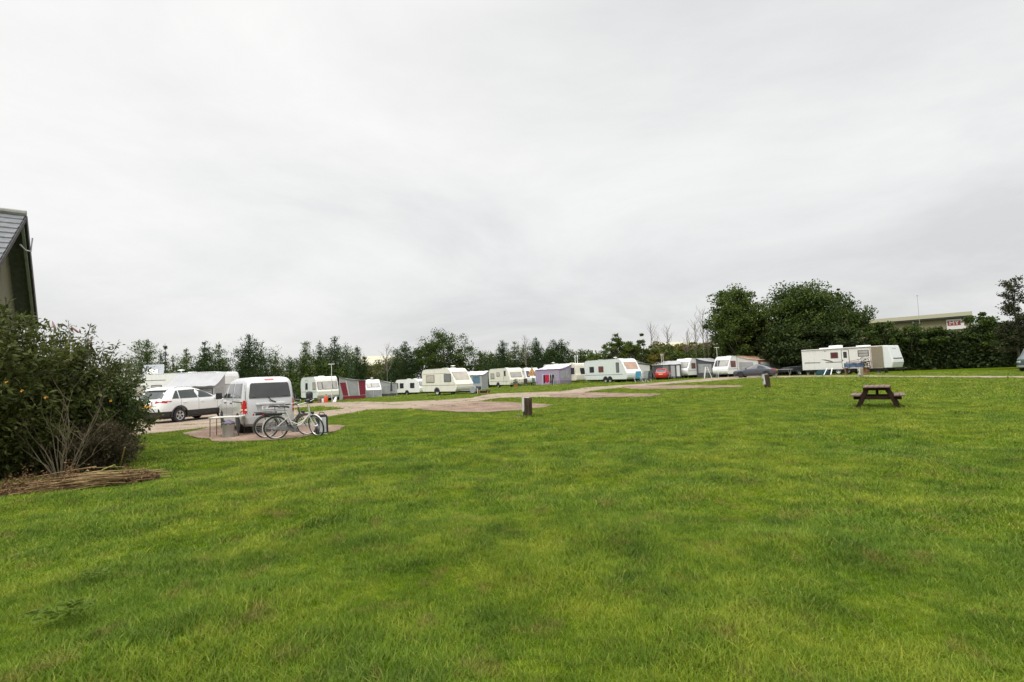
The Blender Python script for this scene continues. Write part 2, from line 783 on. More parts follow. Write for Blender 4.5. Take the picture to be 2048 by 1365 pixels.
gr_road = gravel_mat('road_gravel', [(0.13, 0.09, 0.062), (0.225, 0.165, 0.118), (0.30, 0.23, 0.17), (0.38, 0.31, 0.235)])
gr_pitch = gravel_mat('pitch_gravel', [(0.06, 0.037, 0.024), (0.15, 0.093, 0.062), (0.235, 0.157, 0.110), (0.36, 0.275, 0.205)])
road_polys = []
for nm, (dz, px) in ROADS.items():
    P = wpoly(px)
    dp = dense(P, 0.6, 0.35 if nm == 'gravel_road' else 0.3)
    road_polys.append(dp)
    sheet(nm, dp, dz, gr_road if nm == 'gravel_road' else gr_pitch)
isl = dense(wpoly(ISLAND), 0.5, 0.3)
sheet('grass_verge', isl, 0.034, gm)

# ---------------------------------------------------------------- grass blades (uncountable: stuff)
tufts = bpy.data.collections.new('grass_tufts')


def tuft(i, nb, rad, hmin, hmax, wid, lean, name='grass_tuft'):
    q = []
    for _ in range(nb):
        a = rng.uniform(0, 2 * PI)
        r = rad * math.sqrt(rng.uniform())
        p = np.array([r * math.cos(a), r * math.sin(a), -0.005])
        h = rng.uniform(hmin, hmax)
        b = rng.uniform(0, 2 * PI)
        d = np.array([math.cos(b), math.sin(b), 0.0])
        s = np.array([-d[1], d[0], 0]) * wid * rng.uniform(0.7, 1.2)
        ln = rng.uniform(0.15, lean)
        p1 = p + d * h * ln * 0.35 + np.array([0, 0, h * 0.6])
        p2 = p + d * h * ln + np.array([0, 0, h])
        q += [p - s, p + s, p1 + s * .8, p1 - s * .8, p1 - s * .8, p1 + s * .8, p2 + s * .08, p2 - s * .08]
    o = quads_obj(name, np.array(q), 4, gb)
    bm = bmesh.new()
    bm.from_mesh(o.data)
    bmesh.ops.remove_doubles(bm, verts=bm.verts, dist=1e-6)
    bm.to_mesh(o.data)
    bm.free()
    COL.objects.unlink(o)
    tufts.objects.link(o)


for i in range(4):
    tuft(i, 26, 0.06, 0.014, 0.048, 0.0016, 1.5)
for i in range(3):
    tuft(i + 4, 24, 0.11, 0.014, 0.042, 0.0032, 1.6)
for i in range(2):
    tuft(i + 7, 24, 0.20, 0.016, 0.045, 0.007, 1.8)
NT = len(tufts.objects)

pts_all, sc_all, ix_all = [], [], []


def ring(r0, r1, dens, lo, hi, s0, s1):
    ang = R(56)
    area = ang * (r1 * r1 - r0 * r0)
    n = int(area * dens)
    r = np.sqrt(rng.uniform(r0 * r0, r1 * r1, n))
    a = rng.uniform(-ang, ang, n)
    P = np.stack([r * np.sin(a), r * np.cos(a)], axis=1)
    bad = np.zeros(n, bool)
    for p in road_polys:
        bad |= inpoly(P, p)
    bad &= ~inpoly(P, isl)
    weedy = np.sin(P[:, 0] * 1.7 + 2 * np.sin(P[:, 1])) + np.sin(P[:, 1] * 2.3 + 1.3 * np.sin(P[:, 0] * .8))
    bad &= ~((weedy > 1.15) & (rng.uniform(0, 1, n) < .30))
    P = P[~bad]
    n = len(P)
    x, y = P[:, 0], P[:, 1]
    clump = (np.sin(x * 3.3 - y * 1.4 + 2 * np.sin(y * .7)) * .9 + np.sin(y * 6.1 + 2.2 * np.sin(x * 2.3)) * .7 + np.sin(x * 2.1 + 1.3 * np.sin(y * 1.7)) + np.sin(y * 2.9 + 1.7 * np.sin(x * 1.1)) + np.sin(x * 5.3 + y * 3.1) * .6) / 3.6
    s = rng.uniform(s0, s1, n) * np.clip(1.0 + 0.5 * clump, .6, 2)
    pts_all.append(np.stack([x, y, hbase(x, y) + bumps(x, y)], axis=1))
    sc_all.append(s)
    ix_all.append(rng.integers(lo, hi, n))


ring(1.6, 6, 1100, 0, 4, 0.7, 1.25)
ring(6, 12, 480, 0, 7, 0.8, 1.4)
ring(12, 26, 130, 4, 7, 0.9, 1.5)
ring(26, 62, 30, 7, 9, 0.9, 1.5)
# longer uncut grass left standing round posts and table legs
for px_, Y_, rr_, k_ in ((1056, 19.4, .19, 70), (1536, 33.0, .21, 60), (1723, 42, .18, 50), (1719, 17.75, .1, 22), (1727, 18.6, .1, 18), (1797, 17.3, .1, 22), (1789, 18.2, .1, 18)):
    g_ = on_ground(px_, Y_)
    a_ = rng.uniform(0, 2 * PI, k_)
    r_ = rr_ + rng.uniform(0, .14, k_)
    x_, y_ = g_.x + np.cos(a_) * r_, g_.y + np.sin(a_) * r_
    pts_all.append(np.stack([x_, y_, hbase(x_, y_) + bumps(x_, y_)], axis=1))
    sc_all.append(rng.uniform(1.8, 3.2, k_))
    ix_all.append(rng.integers(4, 7, k_))
P = np.concatenate(pts_all)
S = np.concatenate(sc_all)
I = np.concatenate(ix_all)
n = len(P)
me = bpy.data.meshes.new('grass')
me.vertices.add(n)
me.vertices.foreach_set('co', P.astype(np.float32).ravel())
rotv = np.stack([rng.normal(0, .12, n), rng.normal(0, .12, n), rng.uniform(0, 2 * PI, n)], axis=1)
a = me.attributes.new('rot', 'FLOAT_VECTOR', 'POINT')
a.data.foreach_set('vector', rotv.astype(np.float32).ravel())
a = me.attributes.new('scl', 'FLOAT', 'POINT')
a.data.foreach_set('value', S.astype(np.float32))
a = me.attributes.new('idx', 'INT', 'POINT')
a.data.foreach_set('value', I.astype(np.int32))
grass = bpy.data.objects.new('grass', me)
COL.objects.link(grass)
grass['kind'] = 'stuff'
ng = bpy.data.node_groups.new('grass_scatter', 'GeometryNodeTree')
ng.interface.new_socket(name='Geometry', in_out='INPUT', socket_type='NodeSocketGeometry')
ng.interface.new_socket(name='Geometry', in_out='OUTPUT', socket_type='NodeSocketGeometry')
gi = ng.nodes.new('NodeGroupInput')
go = ng.nodes.new('NodeGroupOutput')
iop = ng.nodes.new('GeometryNodeInstanceOnPoints')
ci = ng.nodes.new('GeometryNodeCollectionInfo')
ci.inputs['Collection'].default_value = tufts
ci.inputs['Separate Children'].default_value = True
ci.inputs['Reset Children'].default_value = True
iop.inputs['Pick Instance'].default_value = True
for nm, ty, sk in (('rot', 'FLOAT_VECTOR', 'Rotation'), ('scl', 'FLOAT', 'Scale'), ('idx', 'INT', 'Instance Index')):
    na = ng.nodes.new('GeometryNodeInputNamedAttribute')
    na.data_type = ty
    na.inputs['Name'].default_value = nm
    ng.links.new(na.outputs['Attribute'], iop.inputs[sk])
ng.links.new(gi.outputs[0], iop.inputs['Points'])
ng.links.new(ci.outputs[0], iop.inputs['Instance'])
ng.links.new(iop.outputs[0], go.inputs[0])
md = grass.modifiers.new('scatter', 'NODES')
md.node_group = ng
grass['label'] = 'short uneven green grass of the lawn'

# ================================================================ generators
M_RUB = mat('black_rubber', (0.022, 0.022, 0.023), 0.75, var=0.3)
M_BLK = mat('black_plastic', (0.03, 0.03, 0.032), 0.5, var=0.25)
M_DARK = mat('underbody', (0.018, 0.018, 0.018), 0.9)
M_GALV = mat('galvanised_steel', (0.42, 0.43, 0.44), 0.45, metal=0.7, var=0.15)
M_ALU = mat('aluminium', (0.62, 0.63, 0.64), 0.35, metal=0.8)
M_WHITE = mat('white_gelcoat', (0.82, 0.82, 0.80), 0.38, var=0.03, coat=0.2, dirt=(0.55, 0.54, 0.48))
M_CREAM = mat('cream_aluminium', (0.74, 0.70, 0.59), 0.45, var=0.03, dirt=(0.48, 0.45, 0.36))
M_CREAM2 = mat('ivory_aluminium', (0.73, 0.71, 0.62), 0.45, var=0.03, dirt=(0.48, 0.48, 0.38))
M_GREYW = mat('cool_white_panel', (0.66, 0.70, 0.68), 0.42, var=0.03, dirt=(0.48, 0.5, 0.46))
M_GLASSD = glass('tinted_window', (0.035, 0.04, 0.045))
M_GLASSL = glass('net_curtain_and_sky_reflection', (0.36, 0.35, 0.32), 0.15)  # pale colour stands for net curtain and for sky reflected in the pane
M_GLASSB = glass('beige_curtain_and_sky_reflection', (0.45, 0.41, 0.35), 0.15)  # curtain beige, with the reflected sky also put into the colour
M_GLASSR = glass('window_with_red_curtain', (0.16, 0.06, 0.05), 0.15)
M_GLASSG = glass('grey_acrylic', (0.17, 0.175, 0.18), 0.12)
M_RED = mat('red_lens', (0.45, 0.012, 0.012), 0.2, coat=0.5)
M_ORANGE = mat('orange_plastic', (0.62, 0.10, 0.03), 0.45)
M_YPLATE = mat('yellow_plate', (0.75, 0.36, 0.03), 0.4)
M_STRIPE = mat('brown_stripe', (0.12, 0.10, 0.085), 0.5)
M_GSTRIPE = mat('grey_green_stripe', (0.17, 0.21, 0.20), 0.5)


def rrect(x0, x1, z0, z1, r, n=3):
    out = []
    for cx, cz, a0 in ((x1 - r, z1 - r, 0), (x0 + r, z1 - r, 90), (x0 + r, z0 + r, 180), (x1 - r, z0 + r, 270)):
        for i in range(n + 1):
            a = R(a0 + 90 * i / n)
            out.append((cx + r * math.cos(a), cz + r * math.sin(a)))
    return out


def wheel(parent, c, r, wd, rim_mat, spokes=0, side=-1, hub=0.62):
    t = MB()
    Mx = Matrix.Translation(c) @ Matrix.Rotation(R(90), 4, 'X')
    ri = r * hub
    t.lathe([(ri, -wd / 2), (r * .93, -wd / 2), (r, -wd * .32), (r, wd * .32), (r * .93, wd / 2), (ri, wd / 2), (ri, wd * .2), (ri * .98, -wd * .2)], 28, Mx)
    o = obj('wheel', t, M_RUB, parent, smooth=40)
    m = MB()
    if spokes:
        m.lathe([(ri * .86, -wd * .46), (ri * 1.02, -wd * .5), (ri * 1.02, wd * .5), (ri * .86, wd * .46), (ri * .86, -wd * .2)], 28, Mx)
        for k in range(spokes):
            a = 2 * PI * k / spokes + .3
            for d in (-.16, .16):
                y = c[1] + side * wd * .42
                m.bar((c[0] + math.cos(a) * .04, y, c[2] + math.sin(a) * .04), (c[0] + math.cos(a + d) * ri * .95, y, c[2] + math.sin(a + d) * ri * .95), .035, .03, up=(0, 1, 0))
        m.lathe([(.001, wd * .46), (.06, wd * .46), (.07, wd * .3), (.001, wd * .3)] if side < 0 else [(.001, -wd * .3), (.07, -wd * .3), (.06, -wd * .46), (.001, -wd * .46)], 16, Mx)
    else:
        prof = [(.001, .0), (ri * .3, .0), (ri * .45, -.02), (ri * .85, -.015), (ri * 1.01, .01), (ri * 1.01, -.06), (.001, -.06)]
        zz = wd * .47
        m.lathe([(a, (zz + b) if side < 0 else -(zz + b)) for a, b in prof], 24, Mx)
    obj('rim', m, rim_mat, o, smooth=35)
    if spokes:
        b = MB()
        b.lathe([(.001, -.03), (ri * .9, -.03), (ri * .9, .03), (.001, .03)], 20, Mx)
        obj('brake_disc', b, M_DARK, o)
    return o


# ---------------------------------------------------------------- caravans
def prof_classic(L, Hh):
    b, f, g = -L / 2, L / 2, 0.34
    return [(b + .12, g), (b + .02, .75), (b, 1.3), (b, Hh - .62), (b + .07, Hh - .33), (b + .24, Hh - .12), (b + .5, Hh - .03), (0, Hh), (f - .95, Hh),
            (f - .72, Hh - .06), (f - .5, Hh - .3), (f - .14, 1.28), (f, 1.0), (f, .62), (f - .12, g)]


def prof_boxy(L, Hh):
    b, f, g = -L / 2, L / 2, 0.36
    return [(b + .06, g), (b, .6), (b, Hh - .3), (b + .1, Hh - .08), (b + .3, Hh), (f - .45, Hh), (f - .3, Hh - .08), (f - .22, Hh - .32), (f - .08, 1.25), (f, 1.02), (f, .55), (f - .05, g)]


def prof_slope(L, Hh):
    b, f, g = -L / 2, L / 2, 0.34
    return [(b + .1, g), (b, .7), (b, Hh - .5), (b + .06, Hh - .2), (b + .22, Hh - .05), (b + .6, Hh), (f - 1.45, Hh + .02), (f - 1.1, Hh - .03), (f - .8, Hh - .28), (f - .28, 1.35), (f - .02, 1.02), (f, .75), (f - .05, .55), (f - .2, g)]


def xfront(prof, z):
    best = None
    n = len(prof)
    for i in range(n):
        (x1, z1), (x2, z2) = prof[i], prof[(i + 1) % n]
        if min(z1, z2) <= z <= max(z1, z2) and abs(z1 - z2) > 1e-6:
            x = x1 + (x2 - x1) * (z - z1) / (z2 - z1)
            best = x if best is None else max(best, x)
    return best


def caravan(label, loc, rot, L, W, Hh, prof, body, wins, front=(), rear=(), stripes=(), group='touring caravans pitched round the field', frontmat=None,
            axles=(0.0,), door=None, vents=((.3, .5),), dish=None, hitch=True, rail=M_ALU, wheelmat=None, wheel_r=0.30, rim=None):
    t = thing('touring_caravan', label, 'caravan', loc, rot, group)
    P = prof(L, Hh)
    hw = W / 2
    b = MB().prism(P, lambda u, v, a: (u, a, v), -hw, hw)
    obj('body', b, body, t, bevel=.05, seg=3)
    if frontmat:
        m = MB()
        zs = [z for z in (.5, .62, 1.0, 1.28, Hh - .6, Hh - .3)]
        for z0, z1 in zip(zs[:-1], zs[1:]):
            x0, x1 = xfront(P, z0), xfront(P, z1)
            m.slab([(x0, -hw + .03, z0), (x0, hw - .03, z0), (x1, hw - .03, z1), (x1, -hw + .03, z1)], (1, 0, .2), .012, .002)
        obj('front_panel', m, frontmat, t)
    # awning rails along the roof edge of both sides
    for s in (-1, 1):
        pts = [(x, s * (hw + .004), z) for x, z in P[2:-3]]
        obj('awning_rail', MB().tube(pts, .016, 6), rail, t)
    for s, x0, x1, z0, z1, gm_ in wins:
        fr = MB().slab([(x, s * hw, z) for x, z in rrect(x0 - .04, x1 + .04, z0 - .04, z1 + .04, .07)], (0, s, 0), .022)
        fo = obj('window', fr, M_BLK, t)
        pn = MB().slab([(x, s * (hw + .022), z) for x, z in rrect(x0, x1, z0, z1, .06)], (0, s, 0), .012)
        obj('pane', pn, gm_, fo)
    for lst, sg in ((front, 1), (rear, -1)):
        for y0, y1, z0, z1, gm_ in lst:
            Q = P if sg > 0 else [(-x, z) for x, z in P]
            xa, xb = sg * xfront(Q, z0), sg * xfront(Q, z1)
            f = lambda y, z: (xa + (xb - xa) * (z - z0) / (z1 - z0), y, z)
            nr = Vector((sg * (z1 - z0), 0, -sg * (xb - xa))).normalized()
            if nr.x * sg < 0:
                nr = -nr
            fo = obj('window', MB().slab([f(y, z) for y, z in rrect(y0 - .04, y1 + .04, z0 - .03, z1 + .03, .08)], nr, .022, -.004), M_BLK, t)
            obj('pane', MB().slab([f(y, z) for y, z in rrect(y0, y1, z0, z1, .07)], nr, .014, .018), gm_, fo)
    for s, x0, x1, z0, z1, mm in stripes:
        obj('stripe', MB().slab([(x0, s * hw, z0), (x1, s * hw, z0), (x1, s * hw, z1), (x0, s * hw, z1)], (0, s, 0), .006), mm, t)
    if door:
        s, x0, x1 = door
        d = MB()
        for a, bb, c, e_ in ((x0, x0 + .02, .5, Hh - .32), (x1 - .02, x1, .5, Hh - .32), (x0 + .02, x1 - .02, Hh - .34, Hh - .32)):
            d.slab([(a, s * hw, c), (bb, s * hw, c), (bb, s * hw, e_), (a, s * hw, e_)], (0, s, 0), .012)
        do = obj('door', d, M_GSTRIPE, t)
        obj('handle', MB().box(x0 + .06, x0 + .14, s * (hw + .015) - .012, s * (hw + .015) + .012, 1.2, 1.26), M_BLK, do)
    for ax in axles:
        for s in (-1, 1):
            wheel(t, (ax, s * (hw - .13), wheel_r), wheel_r, .18, rim or M_GALV, side=s)
            a = MB()
            a.torus((ax, s * (hw + .004), wheel_r + .02), wheel_r + .07, .05, 14, 6, a0=0, a1=PI, flat=.3)
            obj('wheel_arch', a, wheelmat or M_BLK, t, smooth=40)
            k = MB()
            k.prism([(ax + (wheel_r + .06) * math.cos(PI * i / 10), wheel_r + .03 + (wheel_r + .03) * math.sin(PI * i / 10)) for i in range(11)], lambda u, v, a: (u, a, v), s * (hw - .02), s * (hw + .008))
            obj('arch_recess', k, M_DARK, t)
    obj('chassis', MB().box(-L / 2 + .3, L / 2 - .3, -hw + .12, hw - .12, .24, .36), M_DARK, t)
    for x in (-L / 2 + .4, L / 2 - .5):
        for s in (-1, 1):
            obj('corner_steady', MB().bar((x, s * (hw - .25), .33), (x + .12, s * (hw - .22), 0), .05, .04).box(x + .04, x + .2, s * (hw - .22) - .08, s * (hw - .22) + .08, -.01, .02), M_GALV, t)
    if hitch:
        h = MB()
        f = L / 2
        h.bar((f - .3, -.55, .42), (f + .95, 0, .42), .07, .09).bar((f - .3, .55, .42), (f + .95, 0, .42), .07, .09)
        h.tube([(f + .75, 0, .42), (f + 1.15, 0, .46)], .04, 8).tube([(f + .8, .12, .75), (f + .8, .12, .16)], .025, 8)
        h.lathe([(.001, -.03), (.1, -.03), (.1, .03), (.001, .03)], 14, Matrix.Translation((f + .8, .12, .1)) @ Matrix.Rotation(R(90), 4, 'X'))
        obj('tow_hitch', h, M_GALV, t)
    for x, sz in vents:
        v = MB().box(x - sz / 2, x + sz / 2, -.25, .25, Hh - .01, Hh + .035).box(x - sz / 2 + .05, x + sz / 2 - .05, -.2, .2, Hh + .035, Hh + .08)
        obj('roof_vent', v, M_WHITE, t, bevel=.02)
    if dish is not None:
        d = MB().tube([(dish, .3, Hh - .02), (dish, .3, Hh + .2)], .02, 8).lathe([(.001, .2), (.05, .2), (.24, .24), (.24, .26), (.05, .3), (.001, .3)], 18, Matrix.Translation((dish, .3, Hh)))
        obj('aerial', d, M_WHITE, t, smooth=40)
    return t


def awning(label, loc, rot, L, D, Hr, He, roof, wall, front=(), ends=(), sag=.05, cat='awning', over=.12, group='awnings put up beside the caravans', pole=M_ALU):
    """x along the caravan wall, y outward; front/ends give named coloured panels let into the walls"""
    t = thing('awning', label, cat, loc, rot, group)
    n, k = 10, 6
    m = MB()
    vs, fs = [], []
    for i in range(n + 1):
        x = -L / 2 - over + (L + 2 * over) * i / n
        for j in range(k + 1):
            q = j / k
            y = (D + over) * q
            z = Hr + (He - Hr) * q - sag * math.sin(PI * q) * (1 + .6 * math.cos(2 * PI * i * 3 / n)) + .02 * math.sin(i * 2.1 + j)
            vs.append((x, y, z))
    kk = k + 1
    for i in range(n):
        for j in range(k):
            fs.append((i * kk + j, i * kk + j + 1, (i + 1) * kk + j + 1, (i + 1) * kk + j))
    # thickness
    m.add([(x, y, z) for x, y, z in vs] + [(x, y, z - .025) for x, y, z in vs],
          fs + [tuple(q + len(vs) for q in f[::-1]) for f in fs]
          + [(i * kk + k, (i + 1) * kk + k, (i + 1) * kk + k + len(vs), i * kk + k + len(vs)) for i in range(n)]
          + [(j, j + 1, j + 1 + len(vs), j + len(vs)) for j in range(k)] + [(n * kk + j, n * kk + j + 1, n * kk + j + 1 + len(vs), n * kk + j + len(vs)) for j in range(k)])
    obj('roof', m, roof, t, smooth=50)
    if wall is not None:
        obj('front_wall', MB().slab([(-L / 2, D, .02), (L / 2, D, .02), (L / 2, D, He - .03), (-L / 2, D, He - .03)], (0, 1, 0), .02), wall, t)
    ew = wall if wall is not None else roof
    for s in (-1, 1):
        obj('end_wall', MB().slab([(s * L / 2, .05, .02), (s * L / 2, D, .02), (s * L / 2, D, He - .04), (s * L / 2, .05, Hr - .06)], (s, 0, 0), .02), ew, t)
    for nm, x0, x1, z0, z1, mm in front:
        obj(nm, MB().slab([(x0, D + .02, z0), (x1, D + .02, z0), (x1, D + .02, z1), (x0, D + .02, z1)], (0, 1, 0), .012), mm, t)
    for nm, s, poly, mm in ends:
        obj(nm, MB().slab([(s * (L / 2 + .02), y, z) for y, z in poly], (s, 0, 0), .012), mm, t)
    for s in (-1, 0, 1):
        obj('pole', MB().tube([(s * (L / 2 - .05), D - .05, 0), (s * (L / 2 - .05), D - .05, He - .04)], .014, 6), pole, t)
    for s in (-1, 1):
        obj('guy_rope', MB().tube([(s * L / 2, D, He - .05), (s * (L / 2 + .3), D + .7, 0.0)], .006, 4), mat('guy_rope', (.5, .5, .45)), t)
    return t


# ---------------------------------------------------------------- cars
class Car:
    def __init__(s, rows, n):
        s.rows = rows
        s.n = n

    def row(s, z):
        r = s.rows
        if z <= r[0][0]:
            return r[0][1:]
        for a, b in zip(r[:-1], r[1:]):
            if a[0] <= z <= b[0]:
                q = (z - a[0]) / (b[0] - a[0])
                return tuple(a[i] + (b[i] - a[i]) * q for i in (1, 2, 3))
        return r[-1][1:]

    def side(s, x, z, sg, off=0.0):
        xr, xf, w = s.row(z)
        xm, a = (xr + xf) / 2, (xf - xr) / 2
        q = min(1, abs((x - xm) / a))
        return Vector((x, sg * (w * (1 - q ** s.n) ** (1 / s.n) + off), z))

    def end(s, y, z, sg, off=0.0):
        xr, xf, w = s.row(z)
        xm, a = (xr + xf) / 2, (xf - xr) / 2
        q = min(1, abs(y) / w)
        return Vector((xm + sg * (a * (1 - q ** s.n) ** (1 / s.n) + off), y, z))

    def body(s, z0=None, z1=None, off=0.0, N=56, sub=1):
        zs = [r[0] for r in s.rows]
        z0 = zs[0] if z0 is None else z0
        z1 = zs[-1] if z1 is None else z1
        zz = [z0] + [z for z in zs if z0 < z < z1] + [z1]
        vs, fs = [], []
        for z in zz:
            xr, xf, w = s.row(z)
            xm, a = (xr + xf) / 2, (xf - xr) / 2 + off
            for j in range(N):
                t = 2 * PI * (j + .5) / N
                c, q = math.cos(t), math.sin(t)
                e = 2 / s.n
                vs.append((xm + a * math.copysign(abs(c) ** e, c), (w + off) * math.copysign(abs(q) ** e, q), z))
        k = len(zz)
        for i in range(k - 1):
            for j in range(N):
                fs.append((i * N + j, i * N + (j + 1) % N, (i + 1) * N + (j + 1) % N, (i + 1) * N + j))
        fs.append(tuple(range(N))[::-1])
        fs.append(tuple(range((k - 1) * N, k * N)))
        return MB().add(vs, fs)

    def panel(s, kind, sg, poly, off=.008, th=.03):
        """poly in (x,z) for sides, (y,z) for ends; conforming slab with subdivided outline"""
        fn = s.side if kind == 'side' else s.end
        pts = []
        n = len(poly)
        for i in range(n):
            a, b = poly[i], poly[(i + 1) % n]
            k = max(1, int(math.hypot(b[0] - a[0], b[1] - a[1]) / .25))
            for j in range(k):
                pts.append((a[0] + (b[0] - a[0]) * j / k, a[1] + (b[1] - a[1]) * j / k))
        m = len(pts)
        cu, cv = sum(p[0] for p in pts) / m, sum(p[1] for p in pts) / m
        vs, fs = [], []
        ks = (1, .8, .6, .4, .2)
        for q in ks:
            vs += [fn(cu + (u - cu) * q, cv + (v - cv) * q, sg, off) for u, v in pts]
        for r_ in range(len(ks) - 1):
            fs += [(r_ * m + i, r_ * m + (i + 1) % m, (r_ + 1) * m + (i + 1) % m, (r_ + 1) * m + i) for i in range(m)]
        o = len(vs)
        vs.append(fn(cu, cv, sg, off))
        l = (len(ks) - 1) * m
        fs += [(l + i, l + (i + 1) % m, o) for i in range(m)]
        b0 = len(vs)
        vs += [fn(u, v, sg, off - th) for u, v in pts]
        fs += [(i, (i + 1) % m, b0 + (i + 1) % m, b0 + i) for i in range(m)]
        return MB().add(vs, fs)


def cut_arches(o, axles, r, zc, hw):
    c = MB()
    for ax in axles:
        for s in (-1, 1):
            c.lathe([(r, -.22), (r, .22)], 28, Matrix.Translation((ax, s * hw, zc)) @ Matrix.Rotation(R(90), 4, 'X'))
    co = obj('cutter', c, M_DARK)
    for ms in list(o.modifiers):
        pass
    md = o.modifiers.new('cut', 'BOOLEAN')
    md.object = co
    md.operation = 'DIFFERENCE'
    md.solver = 'EXACT'
    co.parent = o.parent
    bpy.context.view_layer.update()
    dg = bpy.context.evaluated_depsgraph_get()
    me = bpy.data.meshes.new_from_object(o.evaluated_get(dg))
    o.modifiers.clear()
    o.data = me
    me.shade_smooth()
    me.set_sharp_from_angle(angle=R(32))
    bpy.data.objects.remove(co)


def sx(lst, a, b):
    return [(u * a, v * b) for u, v in lst]


def suv(name, label, loc, rot, paint, k=(1, 1, 1), clad=True, glassm=None, plate=M_YPLATE, cat='car', rails=True, group=None):
    fx, fy, fz = k
    rows = [(.24, -2.05, 2.05, .80), (.32, -2.18, 2.16, .88), (.55, -2.25, 2.22, .915), (.72, -2.24, 2.22, .925), (.92, -2.20, 2.15, .92), (1.0, -2.18, 2.0, .91),
            (1.06, -2.16, 1.45, .895), (1.10, -2.13, 1.05, .88), (1.22, -2.03, .8, .835), (1.40, -1.88, .38, .765), (1.52, -1.77, .02, .705), (1.60, -1.62, -.28, .64), (1.65, -1.35, -.45, .54), (1.67, -1.05, -.6, .42)]
    rows = [(z * fz, a * fx, b * fx, w * fy) for z, a, b, w in rows]
    c = Car(rows, 7)
    t = thing(name, label, cat, loc, rot, group)
    g = glassm or M_GLASSD
    S = lambda l: [(u * fx, v * fz) for u, v in l]
    E = lambda l: [(u * fy, v * fz) for u, v in l]
    ax = (-1.34 * fx, 1.34 * fx)
    r = .345 * fz
    b = obj('body', c.body(), paint, t)
    cut_arches(b, ax, r + .07, r, .86 * fy)
    bl = obj('bumper_cladding' if clad else 'sill', c.body(.245 * fz, (.55 if clad else .34) * fz, .006), M_BLK, t)
    cut_arches(bl, ax, r + .066, r, .86 * fy)
    for a in ax:
        for s in (-1, 1):
            wheel(t, (a, s * (.80 * fy), r), r, .22, M_ALU, 5, s)
            if clad:
                m = MB().torus((a, s * .905 * fy, r), r + .095, .035, 18, 6, a0=R(-8), a1=R(188), flat=.8)
                obj('wheel_arch', m, M_BLK, t, smooth=40)
    obj('underbody', MB().box(-1.9 * fx, 1.9 * fx, -.62 * fy, .62 * fy, .2 * fz, .42 * fz), M_DARK, t)
    obj('rear_window', c.panel('end', -1, E([(-.66, 1.13), (.66, 1.13), (.56, 1.5), (-.56, 1.5)])), g, t)
    obj('windscreen', c.panel('end', 1, E([(-.72, 1.13), (.72, 1.13), (.5, 1.58), (-.5, 1.58)])), g, t)
    for s in (-1, 1):
        obj('side_window', c.panel('side', s, S([(-1.72, 1.12), (-1.36, 1.12), (-1.36, 1.50), (-1.45, 1.49), (-1.6, 1.3)])), g, t)
        obj('side_window', c.panel('side', s, S([(-1.31, 1.12), (-.32, 1.12), (-.36, 1.535), (-1.31, 1.50)])), g, t)
        obj('side_window', c.panel('side', s, S([(-.26, 1.12), (.72, 1.12), (.3, 1.38), (0, 1.50), (-.30, 1.535)])), g, t)
        obj('tail_light', c.panel('end', -1, E([(s * .40, .93), (s * .84, .93), (s * .88, 1.05), (s * .42, 1.05)])), M_RED, t)
        obj('tail_light', c.panel('side', s, S([(-2.12, .94), (-1.78, .98), (-1.78, 1.03), (-2.12, 1.06)])), M_RED, t)
        obj('headlight', c.panel('end', 1, E([(s * .45, .78), (s * .86, .80), (s * .84, .92), (s * .45, .88)])), M_GLASSL, t)
        for x in (-1.28, -.29, .86):
            obj('door_seam', c.panel('side', s, S([(x, .5), (x + .014, .5), (x + .014, 1.1), (x, 1.1)]), .002, .01), M_DARK, t)
        for x in (-1.16, -.15):
            obj('door_handle', c.panel('side', s, S([(x, .93), (x + .17, .93), (x + .17, .965), (x, .965)]), .03, .04), paint, t)
        mp_ = c.side(.72 * fx, 1.1 * fz, s)
        obj('mirror', MB().lathe([(.001, -.1), (.07, -.08), (.09, 0), (.06, .08), (.001, .1)], 10, Matrix.Translation((mp_.x, mp_.y + s * .13, 1.13 * fz))).bar(mp_, mp_ + Vector((0, s * .1, .02)), .05, .04), paint, t, smooth=50)
        if rails:
            obj('roof_rail', MB().tube([c.side(x * fx, z * fz, s, .0) + Vector((0, 0, .03)) for x, z in ((-1.45, 1.585), (-1.2, 1.63), (-.7, 1.635), (-.35, 1.60))], .018, 6), M_ALU, t)
    obj('number_plate', c.panel('end', -1, E([(-.27, .74), (.27, .74), (.27, .86), (-.27, .86)]), .012), plate, t)
    obj('tailgate_seam', c.panel('end', -1, E([(-.8, .66), (.8, .66), (.8, .675), (-.8, .675)]), .003), M_DARK, t)
    obj('spoiler', MB().prism([(-1.74 * fx, 1.55 * fz), (-1.86 * fx, 1.535 * fz), (-1.55 * fx, 1.64 * fz), (-1.4 * fx, 1.65 * fz)], lambda u, v, a: (u, a, v), -.58 * fy, .58 * fy), paint, t, bevel=.015)
    obj('chrome_trim', c.panel('end', -1, E([(-.36, .885), (.36, .885), (.36, .90), (-.36, .90)]), .006), M_ALU, t)
    return t


